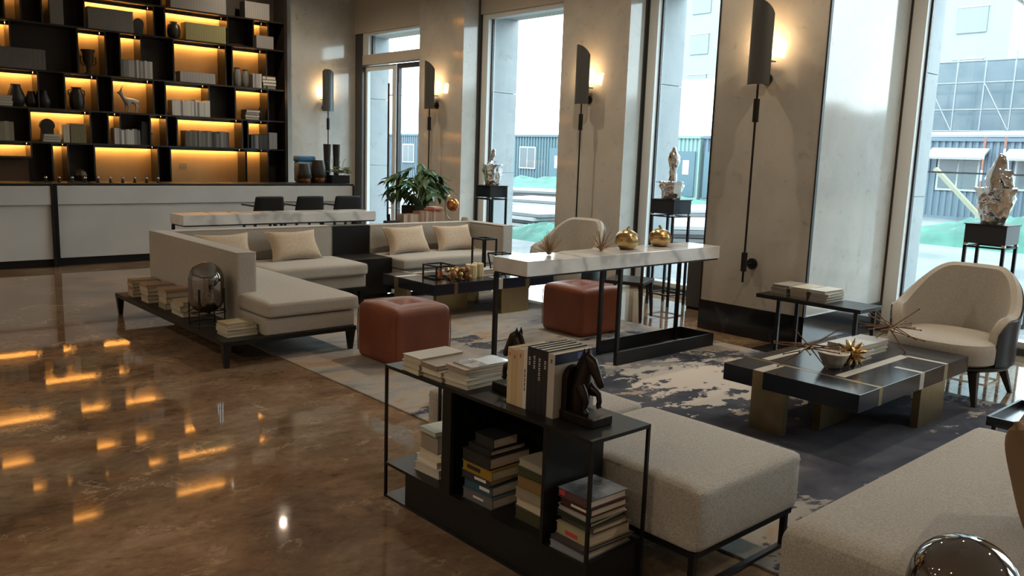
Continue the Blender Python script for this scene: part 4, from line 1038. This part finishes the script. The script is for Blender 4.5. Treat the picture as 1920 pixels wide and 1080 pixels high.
# ------------------------------------------------------------------ side table by the column
t = thing('sofa_side_table', 'slim black side table holding books in front of the column', 'side table', (6.27, 2.88, 0))
B().box(0, .37, 0, .92, .468, .5, .002).build('top', BLACK, t, False)
for x in (.03, .34): B().box(x-.012, x+.012, .70, .73, .02, .468).build('leg', BLACKM, t, False); B().box(x-.012, x+.012, .03, .06, .02, .468).build('leg', BLACKM, t, False)
B().box(.0, .37, .0, .92, 0.0, .02).build('base_plate', BLACK, t, False)
g = 'white piles on the slim side table'
for (yy, nm, c) in ((3.60, 'the column-side pile on the side table', (.42, .39, .34)), (3.43, 'the middle pile on the slim side table', (.46, .42, .34)), (3.26, 'the near pile on the slim side table', (.55, .54, .52))):
    stack(6.45, yy, .5005, [(.3, .155, .024, c, 'pale')]*4, nm, g)
t = thing('low_stone_block', 'low dark grey stone block beside the black-edged column', 'block', (7.44, 4.67, 0))
B().box(0, .50, 0, .70, .03, .60, .004).build('block', GREYST, t, False); B().box(.02, .48, .0, .70, 0, .03).build('foot', BLACK, t, False)

# ------------------------------------------------------------------ sculptures on pedestals
def pedestal(label, loc):
    t = thing('pedestal', label, 'pedestal', loc, 0, 'black box pedestals at the windows'); a = .155
    B().box(-a, a, -a, a, 1.02, 1.17, .002).build('box', NAVYTOP, t, False)
    B().box(-a-.008, a+.008, -a-.008, a+.008, 1.17, 1.178).build('top_plate', BLACK, t, False)
    for s in (-1, 1):
        for q in (-1, 1):
            B().box(s*(a-.012)-.012, s*(a-.012)+.012, q*(a-.012)-.012, q*(a-.012)+.012, 0, 1.0).build('leg', BLACKM, t, False)
            B().box(s*(a-.012)-.013, s*(a-.012)+.013, q*(a-.012)-.013, q*(a-.012)+.013, 1.0, 1.02).build('spacer', CHROMED, t, False)
    for zz in (.12, .985):
        for s in (-1, 1):
            B().box(-a, a, s*(a-.012)-.008, s*(a-.012)+.008, zz, zz+.014).build('rail', BLACKM, t, False)
            B().box(s*(a-.012)-.008, s*(a-.012)+.008, -a+.02, a-.02, zz, zz+.014).build('rail', BLACKM, t, False)
pedestal('black pedestal in the window behind the two-seat sofa', (7.46, 8.72, 0))
pedestal('black pedestal in the window left of the black-edged column', (7.46, 5.66, 0))
pedestal('black pedestal in the window behind the right armchair', (7.44, 2.40, 0))
def crumple(o, st, size, lev=2):
    if lev: m1 = o.modifiers.new('fine', 'SUBSURF'); m1.subdivision_type = 'SIMPLE'; m1.levels = m1.render_levels = lev
    tx = bpy.data.textures.new('crumple', 'CLOUDS'); tx.noise_scale = size; tx.noise_depth = 2
    m2 = o.modifiers.new('crumple', 'DISPLACE'); m2.texture = tx; m2.strength = st; m2.mid_level = .5; m2.texture_coords = 'LOCAL'
def cup(t, h, r0, r1, seed, n=9):
    rnd = random.Random(seed); q = [rnd.uniform(.88, 1.12) for _ in range(n*6)]
    prof = [(r0, 0), (r0*1.04+(r1-r0)*.3, h*.35), (r0+(r1-r0)*.7, h*.7), (r1, h), (r1*.86, h), (r1*.6, h*.8)]
    B().lathe(prof, n, fn=lambda u, v: q[int(u*n+.5) % n+n*int(v*5+.5)] if .05 < v < .75 else (q[int(u*n+.5) % n])).build('faceted_bucket', CHROME, t)
    for o in t.children: crumple(o, .03, .05, 3)
ZPD = 1.1785
def sk(*a):
    o = skin(*a); crumple(o, .028, .045, 0)
t = thing('sculpture', 'silver sculpture of a small seated figure on a faceted bucket', 'sculpture', (7.46, 8.72, ZPD))
cup(t, .28, .105, .155, 4)
sk('figure', [(0, -.05, .29), (0, .0, .30), (0, .0, .38), (0, -.02, .43), (0, -.015, .49), (0, .06, .30), (.0, .12, .265), (.02, .04, .36), (.02, .09, .31)], [(0, 1), (1, 2), (2, 3), (3, 4), (1, 5), (5, 6), (2, 7), (7, 8)], [.035, .045, .04, .026, .03, .024, .015, .016, .012], CHROME, t, 2, 1)
t = thing('sculpture', 'silver sculpture of an upright figure rising from a square cup', 'sculpture', (7.46, 5.66, ZPD))
cup(t, .19, .10, .14, 9, 8)
sk('figure', [(0, 0, .16), (0, 0, .25), (.005, .0, .33), (0, .01, .40), (.0, .0, .47), (0, 0, .52), (0, 0, .57), (.05, .03, .42), (-.05, -.03, .42)], [(0, 1), (1, 2), (2, 3), (3, 4), (4, 5), (5, 6), (3, 7), (3, 8)], [.055, .045, .044, .078, .07, .03, .016, .04, .04], CHROME, t, 2, 1)
t = thing('sculpture', 'large silver sculpture of a crouching figure over a rugged cup', 'sculpture', (7.44, 2.40, ZPD))
cup(t, .29, .10, .15, 17, 10)
sk('figure', [(0, 0, .25), (0, -.02, .33), (.02, .01, .40), (0, 0, .47), (0, -.01, .53), (.04, .08, .36), (.03, .06, .28), (-.04, -.08, .36), (-.02, -.1, .28), (0, 0, .57)], [(0, 1), (1, 2), (2, 3), (3, 4), (2, 5), (5, 6), (2, 7), (7, 8), (4, 9)], [.085, .085, .075, .055, .045, .04, .034, .04, .034, .02], CHROME, t, 2, 1)

# ------------------------------------------------------------------ behind the two-seat sofa
t = thing('book_console', 'narrow black console behind the two-seat sofa', 'console', (5.55, 8.45, 0))
B().box(0, 1.35, 0, .34, .60, .63).build('top', BLACK, t, False)
for x in (.02, 1.33):
    for y in (.02, .32): B().box(x-.012, x+.012, y-.012, y+.012, 0, .60).build('leg', BLACKM, t, False)
CB = [(.52, .40, .30), (.55, .45, .34), (.42, .30, .22), (.58, .5, .4), (.36, .2, .14)]
row_books(5.86, 6.10, 8.50, .6305, .20, .16, CB, 'cream spine', 'the low group behind the two-seat sofa', 'low cream spines behind the sofa', .022, .034, .008)
row_books(6.105, 6.26, 8.50, .6305, .232, .16, CB, 'tan spine', 'the middle group behind the two-seat sofa', 'tan spines behind the sofa', .026, .036, .008)
row_books(6.265, 6.48, 8.50, .6305, .235, .16, CB, 'cream spine', 'the tall group behind the two-seat sofa', 'tall cream spines behind the sofa', .024, .034, .01)
flat_book(.2, .15, .022, (.5, .06, .03), (6.36, 8.58, .868), PI/2, 'red-edged book lying across the row behind the sofa', None)
flat_book(.2, .14, .02, (.55, .48, .38), (6.385, 8.58, .8905), PI/2, 'cream book on the red-edged one behind the sofa', None)
t = thing('globe_ornament', 'copper globe on a curved brass stand behind the two-seat sofa', 'globe', (6.70, 8.60, .6305))
B().lathe([(.07, 0), (.07, .012), (.02, .02), (.012, .1)], 18).build('foot', BRASS, t)
B().tube([(.0+.13*math.cos(a), 0, .27+.17*math.sin(a)) for a in [-1.45-i*.19 for i in range(16)]], .007, 8).build('meridian_arc', BRASS, t)
B().sph((0, 0, .30), .085, 20, 14).build('ball', COPPER, t)
t = thing('camera_ornament', 'small black ornament at the end of the row of books', 'ornament', (5.72, 8.58, .6305))
B().box(-.08, .10, -.05, .05, 0, .12, .01).build('body', BLACK, t, False); B().tube([(-.03, 0, .12), (-.035, 0, .2)], .022, 10).build('finial', BLACK, t); B().tube([(.02, -.05, .06), (.02, -.09, .06)], .035, 14).build('lens', BLACKM, t)
t = thing('paper_fold', 'small cream folded card beside the globe', 'card', (6.84, 8.52, .6305))
B().prism([(-.05, 0), (.05, 0), (.01, .14), (-.01, .14)], -.05, .05, 'y').build('card', cover(CR), t, False); B().box(-.052, .052, -.052, .052, 0, .006).build('foot', cover(CR), t, False)
# plant on a black stand
t = thing('potted_plant', 'leafy green plant in a black planter before the column', 'plant', (6.72, 9.42, 0))
B().box(-.16, .16, -.16, .16, .48, .86, .004).build('planter', BLACK, t, False)
for s in (-1, 1):
    for q in (-1, 1): B().box(s*.145-.012, s*.145+.012, q*.145-.012, q*.145+.012, 0, .48).build('leg', BLACKM, t, False)
B().box(-.15, .15, -.15, .15, .855, .865).build('soil', SOIL, t, False)
rnd = random.Random(11)
def leaf_mesh():
    L_, W_ = .20, .036; vs, fs = [], []
    for i in range(7):
        f = i/6; w_ = W_*math.sin(PI*(.08+.92*f)**.8)*(1 if f < 1 else 0)+.001; zz = -.05*f*f*1.2
        vs += [(-w_, f*L_, zz+.006), (0, f*L_, zz), (w_, f*L_, zz+.006)]
    for i in range(6):
        a = i*3; fs += [(a, a+1, a+4, a+3), (a+1, a+2, a+5, a+4)]
    return B().tri(vs, fs).mesh('leaf', LEAF)
lm = leaf_mesh()
for i in range(26):
    a = rnd.uniform(0, 6.28); R_ = rnd.uniform(.2, .52); zt = .86+rnd.uniform(.14, .64)*(1.2-R_)
    side = Vector((math.cos(a), math.sin(a), 0)); p0 = Vector((rnd.uniform(-.06, .06), rnd.uniform(-.06, .06), .86))
    p1 = p0+side*R_*.45+Vector((0, 0, (zt-.86)*1.0)); p2 = p0+side*R_+Vector((0, 0, (zt-.86)*.75))
    st = B().tube([p0, (p0+p1)/2+Vector((0, 0, .05)), p1, p2], [.006, .005, .004, .002], 5).build('stem', LEAF, t)
    for k in range(9):
        f = .3+.7*k/8; pt = p0.lerp(p1, min(1, f*2)) if f < .5 else p1.lerp(p2, (f-.5)*2)
        lf = put('leaf', lm, st, pt); lf.rotation_euler = (rnd.uniform(-.9, .1), rnd.uniform(-.4, .4), a-PI/2+(1 if k % 2 else -1)*rnd.uniform(.3, 1.1)); q = rnd.uniform(.6, 1.1); lf.scale = (q, q, q)

# ------------------------------------------------------------------ outdoors
GRD = mat('pale_concrete_ground', (.085, .09, .093), .8, col2=(.135, .142, .142), scale=.6)
o = B().box(XG+.02, 120, -60, 120, -.4, -.12).build('ground', GRD, None, False); smesh(o, 'pale concrete yard outside')
CONT = [mat('blue_container_steel', (.062, .105, .125), .5), mat('teal_container_steel', (.14, .22, .22), .5), mat('slate_container_steel', (.075, .11, .145), .5)]
WHT = mat('white_trim_paint', (.32, .325, .325), .5); DARKW = mat('dark_window_pane', (.06, .075, .085), .15); DOORB = mat('blue_door_paint', (.05, .095, .12), .4)
AWN = mat('pale_awning', (.2, .2, .2), .7)
def cabin(label, y0, L_, mt, win, door, awn=False):
    t = thing('site_cabin', label, 'cabin', (31.5, y0, -.12), 0, 'corrugated site cabins in the yard'); H = 2.85
    pts = []; n = int(L_/.22)
    for i in range(n):
        a = i*L_/n; w_ = L_/n
        pts += [(0, a), (0, a+w_*.4), (.06, a+w_*.5), (.06, a+w_*.9)]
    pts += [(0, L_), (2.4, L_), (2.4, 0)]
    B().prism(pts, .08, H-.12).build('wall', mt, t, False)
    B().box(-.06, 2.46, -.02, L_+.02, H-.12, H).build('roof_edge', mt, t, False); B().box(-.04, 2.44, 0, L_, 0, .08).build('base_rail', mt, t, False)
    for (a, w_, z0, z1) in win:
        f = B().box(-.05, .0, a, a+w_, z0, z1).build('window', WHT, t, False)
        B().box(-.06, -.05, a+.07, a+w_/2-.03, z0+.07, z1-.07).build('pane', DARKW, f, False); B().box(-.06, -.05, a+w_/2+.03, a+w_-.07, z0+.07, z1-.07).build('pane', DARKW, f, False)
        if awn: B().prism([(-.7, z1+.02), (0, z1+.35), (0, z1+.28), (-.7, z1-.06)], a-.25, a+w_+.25, 'y').build('awning', AWN, t, False)
    for (a, w_) in door:
        d = B().box(-.06, .0, a, a+w_, .1, 2.15).build('door', DOORB, t, False); B().box(-.075, -.06, a+w_*.3, a+w_*.65, 1.1, 1.75).build('notice', WHT, d, False)
cabin('blue corrugated site cabin with window and door seen past the seated sculpture', 28.7, 7.5, CONT[0], [(4.5, 1.3, 1.0, 2.2)], [(2.2, 1.2)])
cabin('blue corrugated site cabin beyond the doorway', 36.4, 6.0, CONT[0], [(2, 1.3, 1.0, 2.2)], [(4.4, 1.0)])
cabin('blue corrugated site cabin hidden mostly by a column', 42.6, 6.0, CONT[2], [(2, 1.3, 1.0, 2.2)], [])
cabin('pale teal site cabin behind the upright sculpture', 22.5, 6.0, CONT[1], [], [(.2, 1.0)])
cabin('slate site cabin beside the teal one', 16.3, 6.0, CONT[2], [(2, 1.3, 1.0, 2.2)], [(4.9, 1.0)])
cabin('slate site cabin with awnings seen through the right window', 7.6, 6.0, CONT[2], [(.4, 1.7, 1.1, 2.15), (3.2, 1.4, 1.0, 2.15)], [], True)
cabin('slate site cabin past the right picture edge', 1.3, 6.0, CONT[2], [(2, 1.3, 1.0, 2.2)], [])
# scaffold with blue-grey netting over the right-hand cabins
t = thing('scaffold', 'scaffold with blue-grey netting behind the right-hand cabins', 'scaffold', (34.4, 0, -.12))
NET = mat('blue_grey_netting', (.085, .115, .135), .8, col2=(.11, .14, .16), scale=1.5); POLE = mat('scaffold_pole', (.18, .2, .22), .4, .6)
B().box(.9, .94, 3.0, 16.0, 2.9, 5.9).build('net', NET, t, False)
for i in range(14): B().tube([(0, 3+i, 0), (0, 3+i, 6.1)], .04, 6).build('pole', POLE, t)
for z in (3.2, 4.0, 5.0, 5.8): B().tube([(0, 3, z), (0, 16, z)], .035, 6).build('pole', POLE, t)
for i in range(0, 13, 2): B().tube([(0, 3+i, 3.2), (0, 4+i, 5.0)], .03, 6).build('brace', POLE, t)
B().tube([(-.3, 3, 3.05), (-.3, 9, 3.08), (-.3, 16, 3.02)], .12, 8).build('rolled_tarp', WHT, t)
# tall pale building; hoarding made up to stand for the blown-out white below
BLD = mat('pale_tower_render', (.2, .23, .245), .7); BLW = mat('tower_window', (.155, .17, .17), .4)
t = thing('tower_block', 'tall pale building far beyond the cabins', 'building', (85, 0, -.12))
B().box(0, 15, 28, 66, 0, 45).build('wall', BLD, t, False)
for i in range(6):
    for j in range(8):
        y = 30+i*6.1; z = 5+j*4.7
        w_ = B().box(-.12, 0, y, y+2.6, z, z+2.3).build('window', BLW, t, False); B().box(-.16, -.12, y-.1, y+2.7, z+2.3, z+2.42).build('lintel', WHT, w_, False)
t = thing('standin_hoarding', 'made-up white hoarding standing for blown-out brightness beyond the teal cabin', 'hoarding', (46, 25, -.12))
HW = mat('standin_hoarding_sheet', (.85, .87, .87), .6)
for i in range(10): B().box(0, .1, i*1.6+.01, i*1.6+1.59, 0, 7.0).build('panel', HW, t, False)
for i in range(11): B().box(-.08, 0, i*1.6-.05, i*1.6+.05, 0, 7.0).build('post', HW, t, False)
# green netting mounds and slab stacks
GN = mat('green_debris_netting', (.011, .07, .05), .7, col2=(.022, .115, .083), scale=2)
def mound(label, x0, x1, y0, y1, h, seed):
    rnd = random.Random(seed); nx, ny = 14, 24; vs, fs = [], []
    for i in range(nx+1):
        for j in range(ny+1):
            u, v = i/nx, j/ny; vs.append((x0+(x1-x0)*u, y0+(y1-y0)*v, -.12+h*(math.sin(PI*u)*math.sin(PI*v))**.5*(.7+.5*rnd.random()) if 0 < i < nx and 0 < j < ny else -.125))
    for i in range(nx):
        for j in range(ny): a = i*(ny+1)+j; fs.append((a, a+ny+1, a+ny+2, a+1))
    o = B().tri(vs, fs).build('netted_mound', GN); tag(o, label, 'mound')
mound('long low mound under green netting before the cabins', 22, 28, 18, 36, .75, 1)
mound('green netted strip close to the far window', 11.5, 14, 11.5, 13.8, .28, 2)
mound('green netted mound outside the right window', 20, 25, 2, 9, .7, 3)
SLB = [mat('grey_slab', (.11, .12, .125), .7), mat('pale_slab', (.26, .27, .28), .7)]
for i, (x, y, n, lab) in enumerate(((14.2, 15.0, 5, 'stack of grey slabs nearest the far window'), (17.0, 17.2, 6, 'stack of pale slabs behind the nearest slab stack'), (19.5, 20.8, 7, 'farthest stack of pale slabs in the yard'), (15.2, 10.6, 5, 'stack of grey slabs seen through the middle window'), (19.0, 13.2, 6, 'farther stack of slabs seen through the middle window'))):
    t = thing('slab_stack', lab, 'slabs', (x, y, -.12), .3*i)
    for k in range(n): B().box(-1.3+.08*(k % 3), 1.2+.1*(k % 2), -1.5+.1*(k % 2), 1.4, k*.085, k*.085+.07).build('slab', SLB[(k+i) % 2], t, False)
# glass screen outside the right window
t = thing('glass_screen', 'clear glass screen with dark edges outside the right window', 'screen', (10.3, 2.9, -.12))
B().box(0, .012, 0, 2.6, .05, 1.68).build('pane', GLASS, t, False); B().box(-.01, .022, -.02, 2.6, 1.68, 1.70).build('top_rail', DGREY, t, False)
B().box(-.01, .022, -.02, 0, 0, 1.68).build('edge', DGREY, t, False); B().box(-.01, .022, 2.6, 2.62, 0, 1.70).build('edge', DGREY, t, False); B().box(-.01, .022, 0, 2.6, .0, .05).build('bottom_rail', DGREY, t, False)

ORG2 = mat('orange_pole_paint', (.2, .075, .045), .5)
for i, (y, lab) in enumerate(((10.05, 'left one of two orange and white poles before the awning cabin'), (9.45, 'right one of two orange and white poles before the awning cabin'))):
    t = thing('marker_pole', lab, 'pole', (29.5, y, -.12), 0, 'orange and white poles in the yard')
    for k in range(8): B().tube([(0, 0, .35*k), (0, 0, .35*k+.35)], .035, 8).build('band', ORG2 if k % 2 else WHT, t)
t = thing('timber_beam', 'pale yellow beam leaning before the awning cabin', 'beam', (29.0, 10.8, -.12))
B().bar((0, -1.1, .2), (0, .5, 1.75), .2, .12).build('beam', mat('pale_yellow_timber', (.2, .19, .13), .7), t, False); B().box(-.2, .2, -1.3, -.9, 0, .2).build('block', SLB[0], t, False)
# bare tree beyond the scaffold
t = thing('bare_tree', 'bare tree rising behind the scaffold netting', 'tree', (40, 11.5, -.12)); TRB = mat('pale_bark', (.2, .19, .18), .9)
rnd = random.Random(21)
def branch(p, d, L_, r_, depth, b):
    q = p+d*L_; b.tube([p, p.lerp(q, .5)+Vector((rnd.uniform(-.05, .05), rnd.uniform(-.05, .05), 0))*L_, q], [r_, r_*.8, r_*.6], 6)
    if depth:
        for _ in range(3): branch(q, (d+Vector((rnd.uniform(-.8, .8), rnd.uniform(-.8, .8), rnd.uniform(-.2, .5)))).normalized(), L_*.68, r_*.58, depth-1, b)
b = B(); b.tube([(0, 0, 0), (0, 0, 4.5)], [.22, .16], 8); b.build('trunk', TRB, t)
b = B(); branch(Vector((0, 0, 4.5)), Vector((0, 0, 1)), 2.2, .14, 4, b); b.build('branches', TRB, t)

# unseen fence added so the polished column side reflects a higher pale band
t = thing('added_reflection_fence', 'unseen pale grey fence added to be reflected in the polished column', 'fence', (12, -16, -.12))
FNC = mat('reflection_fence_sheet', (.21, .255, .285), .6)
for i in range(24): B().box(i*2+.01, i*2+1.99, 0, .08, 0, 5.0+.25*math.sin(i*1.7)).build('panel', FNC, t, False)
for i in range(25): B().box(i*2-.05, i*2+.05, .08, .16, 0, 5.0).build('post', FNC, t, False)
